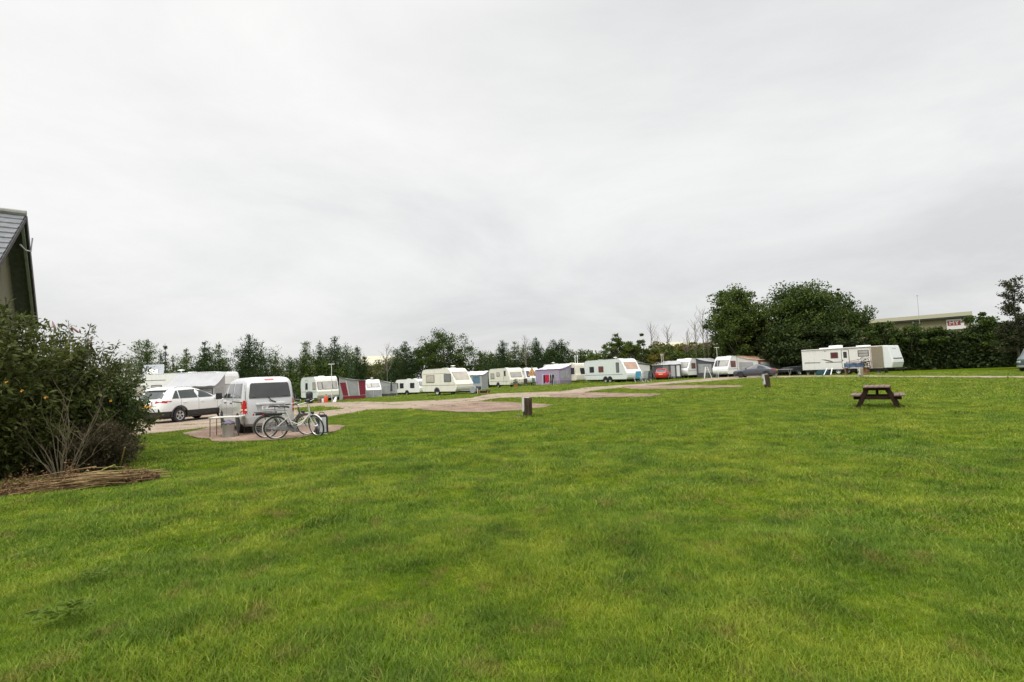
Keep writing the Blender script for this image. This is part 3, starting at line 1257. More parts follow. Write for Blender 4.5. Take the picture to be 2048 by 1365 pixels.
def silver_van(loc, rot):
    paint = mat('silver_paint', (0.62, 0.625, 0.63), 0.30, metal=0.22, var=.02, coat=0.6)
    rows = [(.25, -2.0, 2.15, .76), (.34, -2.10, 2.25, .825), (.58, -2.13, 2.3, .845), (.9, -2.115, 2.26, .85), (1.0, -2.11, 2.1, .848), (1.08, -2.10, 1.75, .843), (1.15, -2.09, 1.5, .832),
            (1.45, -2.05, 1.05, .79), (1.66, -2.0, .68, .755), (1.76, -1.94, .42, .71), (1.82, -1.86, .22, .64), (1.855, -1.7, .05, .53), (1.865, -1.5, -.1, .42)]
    c = Car(rows, 9)
    t = thing('van', 'silver van with dark rear window parked on gravel, bicycles behind it', 'van', loc, rot)
    ax = (-1.36, 1.36)
    r = .315
    b = obj('body', c.body(N=64), paint, t)
    cut_arches(b, ax, r + .06, r, .80)
    obj('underbody', MB().box(-1.85, 1.9, -.58, .58, .2, .42), M_DARK, t)
    for a in ax:
        for s in (-1, 1):
            wheel(t, (a, s * .735, r), r, .19, M_ALU, 5, s)
    rw = obj('rear_window', c.panel('end', -1, [(-.63, 1.16), (.63, 1.16), (.65, 1.2), (.595, 1.62), (.55, 1.66), (-.55, 1.66), (-.595, 1.62), (-.65, 1.2)], .018), glass('smoked_glass', (.05, .05, .052), .06), t)
    obj('wiper', MB().bar(c.end(-.02, 1.07, -1, .03), c.end(-.16, 1.01, -1, .03), .035, .03).bar(c.end(-.02, 1.07, -1, .03), c.end(.08, 1.2, -1, .035), .02, .02), M_BLK, rw)
    obj('brake_light', c.panel('end', -1, [(-.15, 1.745), (.15, 1.745), (.14, 1.80), (-.14, 1.80)], .01), M_RED, t)
    obj('tailgate_handle', MB().slab([c.end(y, z, -1, .0) for y, z in ((-.45, .93), (.45, .93), (.45, 1.0), (-.45, 1.0))], (-1, 0, 0), .03), mat('chrome_strip', (.72, .72, .73), .25, .5), t, bevel=.01)
    rec = obj('plate_recess', c.panel('end', -1, [(-.40, .76), (.40, .76), (.44, .925), (-.44, .925)], .004), mat('silver_recess', (.40, .40, .41), .4, .3), t)
    pl = obj('number_plate', c.panel('end', -1, [(-.27, .78), (.27, .78), (.27, .90), (-.27, .90)], .014), mat('white_plate', (.72, .72, .70), .4), t)
    text('lettering', 'ET 3M1 TN', .095, M_BLK, pl, c.end(0, .84, -1, .018), (R(90), 0, R(-90)))
    for poly in ([(-.8, .70), (.8, .70), (.8, .712), (-.8, .712)], [(-.74, .62), (-.728, .62), (-.728, 1.7), (-.74, 1.7)], [(.728, .62), (.74, .62), (.74, 1.7), (.728, 1.7)], [(-.8, .40), (.8, .40), (.8, .412), (-.8, .412)]):
        obj('tailgate_seam', c.panel('end', -1, poly, .002, .012), M_DARK, t)
    obj('emblem', MB().lathe([(.001, 0), (.05, 0), (.05, .012), (.001, .012)], 14, Matrix.Translation(c.end(0, 1.075, -1, .0)) @ Matrix.Rotation(R(-90), 4, 'Y')), M_ALU, t)
    bu = obj('bumper', c.body(.34, .56, .012, 64), mat('silver_bumper', (.59, .59, .60), .4, .18, var=.03), t)
    cut_arches(bu, ax, r + .058, r, .80)
    for s in (-1, 1):
        obj('side_window', c.panel('side', s, [(-1.75, 1.17), (-.62, 1.17), (-.66, 1.66), (-1.66, 1.66)], .008), M_GLASSD, t)
        obj('side_window', c.panel('side', s, [(-.5, 1.17), (.42, 1.17), (.36, 1.66), (-.5, 1.67)], .008), M_GLASSD, t)
        obj('side_window', c.panel('side', s, [(.52, 1.17), (1.25, 1.17), (.9, 1.42), (.62, 1.6), (.47, 1.66)], .008), M_GLASSD, t)
        tl = obj('tail_light', c.panel('end', -1, [(s * .70, .66), (s * .835, .66), (s * .838, 1.10), (s * .72, 1.10)], .014), M_RED, t)
        obj('clear_lens', c.panel('end', -1, [(s * .71, .76), (s * .83, .76), (s * .83, .84), (s * .71, .84)], .018), mat('clear_lens', (.7, .6, .58), .2), tl)
        obj('tail_light', c.panel('side', s, [(-2.04, .66), (-1.93, .66), (-1.93, 1.10), (-2.02, 1.10)], .01), M_RED, t)
        obj('slide_rail', c.panel('side', s, [(-1.9, 1.03), (-.55, 1.03), (-.55, 1.06), (-1.9, 1.06)], .006), M_BLK, t)
        for x in (-.56, .46, 1.33):
            obj('door_seam', c.panel('side', s, [(x, .4), (x + .014, .4), (x + .014, 1.15), (x, 1.15)], .002, .012), M_DARK, t)
        for x in (-.44, .56):
            obj('door_handle', c.panel('side', s, [(x, .97), (x + .16, .97), (x + .16, 1.01), (x, 1.01)], .03, .04), M_BLK, t)
        q = c.side(1.2, 1.18, s)
        obj('mirror', MB().box(q.x - .05, q.x + .07, q.y + s * .16 - .1, q.y + s * .16 + .1, 1.12, 1.36).bar(q, q + Vector((0, s * .1, .02)), .05, .05), M_BLK, t, bevel=.03)
        obj('headlight', c.panel('end', 1, [(s * .5, .78), (s * .82, .8), (s * .8, .98), (s * .5, .92)], .01), M_GLASSL, t)
    obj('windscreen', c.panel('end', 1, [(-.76, 1.17), (.76, 1.17), (.64, 1.7), (-.64, 1.7)], .008), M_GLASSD, t)
    return t


def sedan(label, loc, rot, paint):
    rows = [(.2, -2.1, 2.1, .8), (.38, -2.2, 2.2, .865), (.62, -2.22, 2.2, .885), (.74, -2.21, 2.08, .885), (.84, -2.18, 1.5, .88), (.90, -2.12, 1.1, .865), (.96, -1.85, .95, .84), (1.05, -1.68, .74, .80),
            (1.18, -1.42, .45, .745), (1.3, -1.08, .12, .69), (1.39, -.72, -.12, .62), (1.43, -.5, -.3, .5)]
    c = Car(rows, 5.5)
    t = thing('parked_car', label, 'car', loc, rot)
    ax = (-1.32, 1.32)
    r = .315
    b = obj('body', c.body(), paint, t)
    cut_arches(b, ax, r + .055, r, .82)
    obj('underbody', MB().box(-1.85, 1.85, -.6, .6, .18, .4), M_DARK, t)
    obj('rear_window', c.panel('end', -1, [(-.66, .99), (.66, .99), (.52, 1.33), (-.52, 1.33)]), M_GLASSD, t)
    obj('windscreen', c.panel('end', 1, [(-.68, .99), (.68, .99), (.5, 1.36), (-.5, 1.36)]), M_GLASSD, t)
    for a in ax:
        for s in (-1, 1):
            wheel(t, (a, s * .77, r), r, .2, M_ALU, 5, s, hub=.7)
    for s in (-1, 1):
        obj('side_window', c.panel('side', s, [(-1.35, .95), (-.45, .95), (-.5, 1.31), (-.85, 1.27), (-1.2, 1.1)]), M_GLASSD, t)
        obj('side_window', c.panel('side', s, [(-.38, .95), (.72, .95), (.3, 1.15), (0, 1.27), (-.42, 1.31)]), M_GLASSG, t)
        obj('tail_light', c.panel('end', -1, [(s * .5, .72), (s * .85, .70), (s * .84, .90), (s * .55, .88)], .01), M_RED, t)
        obj('tail_light', c.panel('side', s, [(-2.14, .72), (-1.88, .78), (-1.88, .84), (-2.1, .88)], .01), M_RED, t)
        for x in (-1.0, -.41, .85):
            obj('door_seam', c.panel('side', s, [(x, .3), (x + .014, .3), (x + .014, .92), (x, .92)], .002, .01), M_DARK, t)
        q = c.side(.72, .98, s)
        obj('mirror', MB().lathe([(.001, -.09), (.07, -.07), (.08, 0), (.05, .08), (.001, .09)], 10, Matrix.Translation((q.x, q.y + s * .1, 1.0))), paint, t, smooth=50)
    obj('number_plate', c.panel('end', -1, [(-.27, .70), (.27, .70), (.27, .82), (-.27, .82)], .012), M_YPLATE, t)
    bu = obj('bumper', c.body(.3, .46, .012), mat('dark_bumper', (.05, .052, .058), .5), t)
    cut_arches(bu, ax, r + .053, r, .82)
    return t


def text(name, body, size, m, parent, loc, rot):
    tx = bpy.data.curves.new(name, 'FONT')
    tx.body = body
    tx.size = size
    tx.align_x = 'CENTER'
    tx.align_y = 'CENTER'
    tx.extrude = .002
    to = bpy.data.objects.new(name, tx)
    COL.objects.link(to)
    bpy.context.view_layer.update()
    me = bpy.data.meshes.new_from_object(to.evaluated_get(bpy.context.evaluated_depsgraph_get()))
    bpy.data.objects.remove(to)
    me.materials.clear()
    me.materials.append(m)
    o = bpy.data.objects.new(name, me)
    COL.objects.link(o)
    o.parent = parent
    o.location = loc
    o.rotation_euler = rot
    return o


# ---------------------------------------------------------------- bicycle
def bicycle(label, loc, rot, frame, steer, extra=True, lean=0.0):
    t = thing('bicycle', label, 'bicycle', loc, rot, 'bicycles parked behind the silver van')
    if lean:
        t.rotation_euler = (lean, 0, rot)
    wr = .335
    ra, fa = Vector((-.53, 0, wr)), Vector((.60, 0, wr))
    bb = Vector((-.06, 0, .29))
    st = Vector((-.27, 0, .78))
    hd, ht = Vector((.40, 0, .66)), Vector((.345, 0, .88))
    M_CH = mat('bike_alloy', (.6, .61, .62), .3, .8)

    def whl(c, Mx):
        ty = MB().torus(c, wr - .02, .02, 40, 8, Mx)
        o = obj('wheel', ty, M_RUB, t, smooth=60)
        rm = MB().torus(c, wr - .046, .012, 40, 6, Mx)
        for k in range(28):
            a = 2 * PI * k / 28
            p0 = Vector((c[0] + .02 * math.cos(a + .9), c[1] + (.025 if k % 2 else -.025), c[2] + .02 * math.sin(a + .9)))
            p1 = Vector((c[0] + (wr - .05) * math.cos(a), c[1], c[2] + (wr - .05) * math.sin(a)))
            rm.tube([Mx @ p0, Mx @ p1], .0016, 4)
        rm.tube([Mx @ Vector((c[0], c[1] - .05, c[2])), Mx @ Vector((c[0], c[1] + .05, c[2]))], .028, 12)
        obj('rim', rm, M_CH, o)
        return o
    I4 = Matrix.Identity(4)
    SM = Matrix.Translation(ht) @ Matrix.Rotation(steer, 4, (ht - hd).normalized()) @ Matrix.Translation(-ht)
    whl(ra, I4)
    whl(fa, SM)
    f = MB()
    f.tube([hd + Vector((0, 0, .05)), Vector((.16, 0, .40)), bb + Vector((.1, 0, .06)), bb], .024, 10)
    f.tube([bb, st], .018, 10)
    for s in (-1, 1):
        f.tube([bb + Vector((0, s * .03, 0)), ra + Vector((0, s * .06, 0))], .013, 8)
        f.tube([Vector((-.22, s * .03, .62)), ra + Vector((0, s * .06, 0))], .011, 8)
    f.tube([hd - Vector((.01, 0, -.01)), ht], .024, 12)
    f.tube([Vector((.33, 0, .58)), Vector((.05, 0, .40)), Vector((-.15, 0, .50))], .016, 10)
    obj('frame', f, frame, t, smooth=60)
    k = MB()
    for s in (-1, 1):
        k.tube([SM @ (hd + Vector((.0, s * .055, -.01))), SM @ Vector((.49, s * .055, .5)), SM @ (fa + Vector((0, s * .055, 0)))], .014, 8)
    k.tube([SM @ (hd + Vector((0, -.06, 0))), SM @ (hd + Vector((0, .06, 0)))], .02, 8)
    obj('fork', k, frame, t, smooth=60)
    h = MB()
    stem = ht + Vector((-.05, 0, .13))
    h.tube([SM @ ht, SM @ stem, SM @ (stem + Vector((.07, 0, .03)))], .016, 8)
    c0 = stem + Vector((.07, 0, .03))
    hb = [c0 + Vector((-.26, -.3, -.02)), c0 + Vector((-.1, -.29, 0)), c0 + Vector((0, -.16, .02)), c0, c0 + Vector((0, .16, .02)), c0 + Vector((-.1, .29, 0)), c0 + Vector((-.26, .3, -.02))]
    h.tube([SM @ p for p in hb], .012, 8)
    ho = obj('handlebar', h, M_CH, t, smooth=60)
    for s in (0, -1):
        obj('grip', MB().tube([SM @ hb[s], SM @ hb[1 if s == 0 else -2]], .018, 8), M_BLK, ho)
    g = MB()
    g.box(-.05, .05, -.05, .05, -.03, .04, SM @ Matrix.Translation(c0 + Vector((-.02, 0, .04))))
    obj('display', g, M_BLK, ho)
    s_ = MB().tube([st - Vector((0, 0, .1)), st + Vector((-.035, 0, .13))], .014, 8)
    obj('seat_post', s_, M_CH, t)
    sd_ = MB()
    sv = []
    for i, (x, w_, z0) in enumerate(((-.15, .085, .01), (-.1, .1, .03), (0, .06, .01), (.08, .028, .0), (.13, .018, -.02))):
        for j in range(10):
            a = 2 * PI * j / 10
            sv.append(st + Vector((-.035 + x, w_ * math.cos(a), .15 + z0 + .03 * math.sin(a))))
    sd_.add(sv, [(i * 10 + j, i * 10 + (j + 1) % 10, (i + 1) * 10 + (j + 1) % 10, (i + 1) * 10 + j) for i in range(4) for j in range(10)] + [tuple(range(10))[::-1], tuple(range(40, 50))])
    obj('saddle', sd_, M_BLK, t, smooth=60)
    m = MB().torus(ra, wr + .02, .017, 22, 6, None, R(20), R(205), 1.2)
    obj('mudguard', m, frame, t, smooth=60)
    m = MB().torus(fa, wr + .02, .017, 22, 6, SM, R(40), R(175), 1.2)
    obj('mudguard', m, frame, t, smooth=60)
    cr = MB()
    for s in (-1, 1):
        cr.tube([ra + Vector((0, s * .07, 0)), ra + Vector((-.05, s * .07, .44))], .006, 6)
        cr.tube([Vector((-.25, s * .06, .74)), Vector((-.85, s * .07, .78))], .008, 6)
    for x in (-.4, -.55, -.7, -.84):
        cr.tube([(x, -.07, .775), (x, .07, .775)], .007, 6)
    cro = obj('rear_carrier', cr, M_BLK, t)
    obj('battery', MB().box(-.82, -.36, -.055, .055, .70, .765), M_BLK, cro, bevel=.015)
    obj('rear_light', MB().box(-.89, -.85, -.03, .03, .70, .75), M_RED, cro)
    p = MB()
    for s in (-1, 1):
        e = bb + Vector((s * .12, s * .1, -s * .12))
        p.tube([bb + Vector((0, s * .09, 0)), e], .011, 6).box(e.x - .05, e.x + .05, e.y - .0 if s > 0 else e.y - .09, e.y + .09 if s > 0 else e.y, e.z - .012, e.z + .012)
    p.lathe([(.001, -.05), (.09, -.05), (.11, 0), (.09, .05), (.001, .05)], 20, Matrix.Translation(bb) @ Matrix.Rotation(R(90), 4, 'X'))
    obj('crank', p, M_BLK, t, smooth=40)
    obj('chain_guard', MB().slab([(ra.x + .02, -.075, ra.z + .05), (ra.x + .02, -.075, ra.z - .04), (bb.x + .06, -.075, bb.z - .09), (bb.x + .1, -.075, bb.z + .08)], (0, -1, 0), .02), mat('grey_guard', (.2, .2, .21), .4), t)
    obj('kickstand', MB().tube([ra + Vector((.1, .07, -.02)), (ra.x + .22, .26, .0)], .011, 6), M_CH, t)
    if extra:
        obj('headlamp', MB().box(-.04, .05, -.035, .035, -.03, .04, SM @ Matrix.Translation(hd + Vector((.09, 0, .07)))), M_BLK, t, bevel=.012)
    return t

# ================================================================ placing the things
# ---- barn at the far left
M_SLATE = mat('grey_slate', (.125, .132, .14), .55, var=.25, scale=9, bump=.15)
M_BARGE = mat('dark_barge_board', (.035, .03, .03), .6)
M_SOFF = mat('olive_boarding', (.15, .14, .085), .7, var=.2, scale=3, stretch=(6, 6, .6))
M_STONE = mat('grey_render', (.46, .41, .34), .9, var=.35, scale=5, bump=.4, bscale=18, stretch=(2, 2, .6))
A = at(50, 430, 14.0)
gv = Vector((.60, -.80, 0)).normalized()          # along the gable, towards the near eave
rv = Vector((-gv.y, gv.x, 0))                     # along the ridge ... away from the gable
rv = Vector((-.80, -.60, 0))
if rv.dot(Vector((1, 0, 0))) > 0:
    rv = -rv
gn = Vector((.45, -.893, 0)).normalized()
nS, fS = 4.3, 2.7
barn = thing('barn', 'grey slate roofed building rising behind the big dark shrub', 'building', (A.x, A.y, 0), 0)


def BP(g, r_, z):
    return (gn if g > 0 else gv) * g + rv * r_ + Vector((0, 0, z))


pit = 1.05
zr = A.z
ov = .35
walls = MB()
gz = zr - .35
walls.add([BP(nS - .5, ov + .1, 0), BP(nS - .5, ov + .1, zr - pit * (nS - .5) - .12), BP(0, ov + .1, zr - .12), BP(-fS + .4, ov + .1, zr - pit * (fS - .4) - .12), BP(-fS + .4, ov + .1, 0),
           BP(nS - .5, 9, 0), BP(nS - .5, 9, zr - pit * (nS - .5) - .12), BP(0, 9, zr - .12), BP(-fS + .4, 9, zr - pit * (fS - .4) - .12), BP(-fS + .4, 9, 0)],
          [(0, 1, 2, 3, 4), (9, 8, 7, 6, 5), (0, 5, 6, 1), (4, 3, 8, 9), (1, 6, 7, 2), (2, 7, 8, 3), (0, 4, 9, 5)])
obj('wall', walls, M_STONE, barn)
cl = MB()
for i in range(22):
    g0 = -fS + .42 + i * .115
    zt = zr - pit * abs(g0 if g0 < 0 else g0) - .22
    if g0 > .1:
        break
    cl.slab([BP(g0, ov + .09, 1.6), BP(g0 + .105, ov + .09, 1.6), BP(g0 + .105, ov + .09, zt), BP(g0, ov + .09, zt)], -rv, .025)
obj('cladding', cl, M_SOFF, barn)
rf = MB()
rows_n = 26
for i in range(rows_n):
    g0, g1 = nS * i / rows_n, nS * (i + 1.25) / rows_n
    za, zb = zr - pit * g0, zr - pit * g1
    for j in range(16):
        r0 = -.02 + j * .58 + (.29 if i % 2 and j else 0)
        r1 = min(r0 + .575 + (.29 if (i % 2 and j == 0) else 0), 9.3)
        a, b, c_, d_ = BP(g0, r0, za + .005), BP(g0, r1, za + .005), BP(g1, r1, zb + .045), BP(g1, r0, zb + .045)
        rf.add([a, b, c_, d_, c_ - Vector((0, 0, .03)), d_ - Vector((0, 0, .03))], [(0, 1, 2, 3), (3, 2, 4, 5)])
obj('roof', rf, M_SLATE, barn)
obj('roof_slope', MB().add([BP(0, 0, zr), BP(0, 9.3, zr), BP(-fS, 9.3, zr - pit * fS), BP(-fS, 0, zr - pit * fS), BP(0, 0, zr - .08), BP(0, 9.3, zr - .08), BP(-fS, 9.3, zr - pit * fS - .08), BP(-fS, 0, zr - pit * fS - .08)],
                             [(0, 1, 2, 3), (7, 6, 5, 4), (0, 3, 7, 4), (1, 5, 6, 2), (3, 2, 6, 7)]), M_SLATE, barn)
obj('ridge_tile', MB().tube([BP(0, -.03, zr + .02), BP(0, 9.3, zr + .02)], .1, 10), mat('ridge_clay', (.22, .22, .20), .7, var=.2), barn)
bb_ = MB()
bb_.bar(BP(.02, -.03, zr - .09), BP(-fS, -.03, zr - pit * fS - .09), .04, .2)
bb_.bar(BP(.0, -.03, zr - .07), BP(nS, -.03, zr - pit * nS - .07), .04, .09)
obj('barge_board', bb_, M_BARGE, barn)
obj('verge_trim', MB().bar(BP(.1, .03, zr - .22), BP(-fS + .1, .03, zr - pit * fS - .12), .06, .08), mat('pale_green_trim', (.25, .29, .25), .6), barn)
obj('lead_bracket', MB().tube([BP(.45, -.05, zr - .95), BP(.1, -.06, zr - 1.02), BP(-.35, -.1, zr - .95), BP(-.4, -.12, zr - .55)], .018, 6), M_GALV, barn)

# ---- vehicles near the left
d_van = math.atan2(.77, -.63)
silver_van(place_by(478, 17.2, (-1.36, .80), d_van), d_van)
d_suv = math.atan2(.97, .22)
suv('suv', 'white estate car with orange plate and black lower trim beside dark shrub', place_by(360, 24.0, (-1.34, -.90), d_suv), d_suv,
    mat('white_paint', (.82, .83, .825), .28, var=.015, coat=.7), glassm=glass('green_tint', (.05, .062, .06), .06))

# folding table, bin
p = on_ground(455, 16.45)
t = thing('folding_table', 'low folding camping table with pale top beside the silver van', 'table', p, R(8))
obj('table_top', MB().box(-.46, .46, -.28, .28, .60, .63), mat('pale_table_top', (.55, .53, .48), .5), t, bevel=.01)
for x in (-.42, .42):
    for y in (-.24, .24):
        obj('leg', MB().tube([(x, y, .6), (x * 1.0, y, .01)], .012, 6), M_BLK, t)
b0 = on_ground(457, 16.0)
t = thing('waste_bin', 'grey round metal bin with purple bag under the folding table', 'bin', b0, 0)
obj('bin_body', MB().lathe([(.001, .0), (.16, 0), (.175, .46), (.18, .47), (.165, .47), (.15, .03), (.001, .03)], 24), mat('brushed_bin', (.40, .40, .38), .4, .6, var=.1), t, smooth=40)
bagm = MB()
vv = []
for i in range(7):
    for j in range(16):
        a = 2 * PI * j / 16
        rr = (.176, .19, .17, .13, .09, .05, .01)[i] * (1 + .12 * math.sin(j * 2.7 + i))
        vv.append((rr * math.cos(a), rr * math.sin(a), .42 + i * .022 + .012 * math.sin(3 * j + i)))
bagm.add(vv, [(i * 16 + j, i * 16 + (j + 1) % 16, (i + 1) * 16 + (j + 1) % 16, (i + 1) * 16 + j) for i in range(6) for j in range(16)] + [tuple(range(96, 112))])
obj('bag_liner', bagm, mat('purple_bag', (.06, .05, .11), .35), t, smooth=60)

# bicycles
d_b = math.atan2(.41, .91)
M_BW = mat('white_frame', (.60, .59, .56), .3, var=.03, coat=.5)
M_BD = mat('graphite_frame', (.10, .105, .12), .3, .3, coat=.5)
bicycle('white step through bicycle with black saddle in front of the grey one', place_by(552.5, 15.0, (-.53, 0), d_b), d_b, M_BW, R(-55), lean=R(4))
bicycle('dark grey bicycle mostly hidden behind the white one', place_by(533, 15.42, (-.53, 0), d_b), d_b, M_BD, R(-28), lean=R(4))
p = on_ground(644, 15.75)
t = thing('pannier_bag', 'black and silver travel bag standing by the front bicycle wheel', 'bag', p, R(20))
obj('bag_body', MB().prism([(-.19, 0), (.19, 0), (.17, .55), (.13, .62), (-.13, .62), (-.17, .55)], lambda u, v, a: (u, a, v), -.09, .09), mat('black_canvas', (.02, .02, .022), .8), t, bevel=.03)
obj('reflective_panel', MB().slab([(-.06, -.09, .09), (.13, -.09, .09), (.12, -.09, .54), (-.06, -.09, .54)], (0, -1, 0), .012), mat('silver_fabric', (.5, .5, .5), .45), t, bevel=.004)
obj('reflective_panel', MB().slab([(-.05, -.09, .02), (.16, -.09, .02), (.16, -.09, .06), (-.05, -.09, .06)], (0, -1, 0), .012), mat('silver_fabric', (.5, .5, .5), .45), t)
obj('handle', MB().tube([(-.08, 0, .61), (-.06, 0, .68), (.06, 0, .68), (.08, 0, .61)], .012, 6), M_BLK, t)

# ---- white caravan behind the SUV, its awning and roof hatch
c0 = on_ground(352, 36.5)
cv = caravan('long white caravan with raised roof hatch behind the white estate car', c0, R(-4), 8.3, 2.3, 2.8, prof_boxy, M_WHITE,
        [(-1, -2.4, -1.4, 1.35, 2.0, M_GLASSB), (-1, -.9, -.2, 1.4, 2.0, M_GLASSL)], front=[(-.8, .8, 1.2, 1.9, M_GLASSL)], stripes=[(-1, -3.5, .1, 2.34, 2.38, M_STRIPE)], axles=(-.5, .3), vents=((1.2, .5),), dish=.15, hitch=False)
t = bpy.data.objects.new('roof_hatch', None)
COL.objects.link(t)
t.parent = cv
t.location = (-1.85, .1, 2.802)
M_HATCH = mat('clear_acrylic', (.42, .44, .47), .15)
obj('hatch_dome', MB().prism(rrect(-.80, .80, -.02, .72, .12), lambda u, v, a: (u, a + .12 * v, v), 0, .05), M_HATCH, t, bevel=.015)
obj('hatch_blind', MB().slab([(-.4, -.01, .08), (.4, -.01, .08), (.4, .03, .38), (-.4, .03, .38)], (0, -1, .12), .02), M_WHITE, t)
c1 = c0 + Vector((math.cos(R(-4)) * 2.75 + 1.15 * math.sin(R(-4)), math.sin(R(-4)) * 2.75 - 1.15 * math.cos(R(-4)), 0))
M_AWG = mat('grey_awning_cloth', (.37, .375, .38), .8, var=.06, scale=2)
M_AWD = mat('charcoal_awning_cloth', (.07, .073, .08), .8, var=.15, scale=2)
M_CLEAR = mat('awning_window_film', (.33, .335, .34), .15, var=.15, scale=3)
M_PALE = mat('pale_awning_cloth', (.60, .60, .58), .8, var=.06, scale=2)
M_LILAC = mat('lilac_grey_cloth', (.34, .27, .40), .8, var=.08, scale=2)
M_LILACR = mat('pale_lilac_cloth', (.64, .59, .69), .8, var=.05, scale=2)
M_CRIM = mat('crimson_cloth', (.21, .018, .035), .8, var=.12, scale=3)
M_TERRA = mat('terracotta_cloth', (.30, .10, .06), .8, var=.12, scale=3)
M_TAN = mat('tan_cloth', (.40, .25, .16), .8, var=.1, scale=3)
awning('pale grey awning with dark opening behind the silver van', c1, R(176), 3.3, 1.15, 2.76, 1.85, M_AWG, M_AWG,
       front=[('opening', -1.6, 0, .1, 1.74, M_AWD), ('window_panel', -1.5, -.9, .9, 1.6, M_CLEAR)], ends=[('window_panel', -1, [(.2, .9), (1.0, .9), (1.0, 1.65), (.2, 1.75)], M_CLEAR)])  # opening is a flat charcoal panel, the shade inside put into its colour

# ---- cream caravan with crimson awning and the things in front of it
rt = R(-50)
L_, W_ = 5.0, 2.2
c0 = place_by(634, 51, (L_ / 2 - .1, -W_ / 2), rt)
caravan('cream caravan with three part front window beside a crimson and grey awning', c0, rt, L_, W_, 2.5, prof_classic, M_GREYW,
        [(-1, -.9, -.35, 1.25, 1.85, M_GLASSD), (-1, 1.2, 2.0, 1.25, 1.9, M_GLASSB)], frontmat=M_CREAM2,
        front=[(-.95, -.55, 1.2, 1.95, M_GLASSL), (-.47, .47, 1.2, 1.95, M_GLASSL), (.55, .95, 1.2, 1.95, M_GLASSL)], door=(-1, -1.05, -.2), stripes=[(-1, -2.3, 2.3, .95, .99, M_GSTRIPE)], vents=((.6, .6),), axles=(-.2,))
ca, sa = math.cos(rt), math.sin(rt)


def side_pt(c0, rt, x, y):
    ca, sa = math.cos(rt), math.sin(rt)
    q = Vector((c0.x + ca * x - sa * y, c0.y + sa * x + ca * y, 0))
    q.z = H(q.x, q.y)
    return q


awning('crimson and grey awning with large clear window panel', side_pt(c0, rt, .3, W_ / 2), rt, 4.2, 2.9, 2.4, 1.95, M_AWG, M_AWG,
       front=[('window_panel', -1.9, 1.9, .7, 1.7, M_CLEAR), ('skirt', -2.0, 2.0, .03, .5, M_CRIM)],
       ends=[('cloth_panel', 1, [(.45, .45), (1.0, .45), (.72, 1.80), (.12, 1.80)], M_CRIM), ('window_panel', 1, [(1.12, .5), (2.12, .5), (2.0, 1.95), (.84, 2.0)], M_CLEAR), ('cloth_panel', 1, [(2.24, .45), (2.85, .45), (2.85, 1.9), (2.10, 1.95)], M_CRIM),
             ('skirt', 1, [(.35, .03), (2.88, .03), (2.88, .40), (.45, .40)], M_CRIM), ('pale_edge', 1, [(2.13, .4), (2.22, .4), (2.09, 1.98), (2.01, 1.98)], M_PALE), ('pale_edge', 1, [(1.01, .4), (1.11, .4), (.83, 2.0), (.73, 2.0)], M_PALE)])
p = on_ground(652, 47.5)
t = thing('gas_bottle', 'bright orange gas bottle on grass before the cream caravan', 'gas bottle', p)
obj('bottle_body', MB().lathe([(.001, 0), (.17, 0), (.19, .05), (.19, .50), (.15, .62), (.06, .66), (.001, .66)], 18), M_ORANGE, t, smooth=40)
obj('valve', MB().lathe([(.09, .64), (.10, .64), (.10, .80), (.09, .80)], 14).lathe([(.001, .64), (.03, .64), (.03, .75), (.001, .75)], 10), M_GALV, t)
p = on_ground(619, 47.0)
t = thing('covered_barbecue', 'tall black covered barbecue beside the cream caravan', 'barbecue', p)
obj('cover', MB().lathe([(.001, .0), (.24, .0), (.30, .1), (.29, .6), (.30, .9), (.24, 1.05), (.1, 1.12), (.001, 1.12)], 18), mat('black_cover', (.012, .012, .014), .5), t, smooth=50)
p = on_ground(639, 47.5)
t = thing('wooden_tub', 'small brown wooden tub between barbecue and gas bottle', 'tub', p)
obj('staves', MB().lathe([(.001, 0), (.15, 0), (.19, .22), (.17, .50), (.14, .50), (.15, .06), (.001, .06)], 16), mat('brown_staves', (.16, .10, .06), .7, var=.3, scale=8), t, smooth=40)
for z in (.1, .4):
    obj('hoop', MB().torus((0, 0, 0), .185, .012, 20, 6, Matrix.Translation((0, 0, z)) @ Matrix.Rotation(R(90), 4, 'X')), M_GALV, t)
p = on_ground(668, 47.5)
t = thing('towing_mirror_board', 'white angled board leaning low at the front of cream caravan', 'board', p, R(-40))
obj('board_panel', MB().prism([(-.3, 0), (.3, 0), (.12, .5), (-.12, .5)], lambda u, v, a: (u, a + .4 * v, v), 0, .03), M_WHITE, t)
obj('prop', MB().bar((0, .2, .45), (0, .5, 0), .03, .03), M_GALV, t)
p = on_ground(646, 47.6)
t = thing('water_carrier', 'little white and blue water carrier next to orange bottle', 'container', p)
obj('container_body', MB().box(-.12, .12, -.09, .09, 0, .38), M_WHITE, t, bevel=.03)
obj('cap', MB().lathe([(.001, .37), (.05, .37), (.05, .43), (.001, .43)], 12), mat('blue_cap', (.05, .2, .45), .4), t)
p = on_ground(603, 46)
t = thing('camping_stool', 'folded dark purple camping stool near the silver van roofline', 'stool', p, R(20))
obj('seat_cloth', MB().box(-.5, .0, -.2, .2, .35, .42).box(-.52, -.46, -.2, .2, .35, .9), mat('purple_cloth', (.07, .06, .12), .8), t, bevel=.02)
for x in (-.45, -.02):
    for y in (-.18, .18):
        obj('leg', MB().tube([(x, y, .36), (x, y, 0)], .014, 6), M_BLK, t)


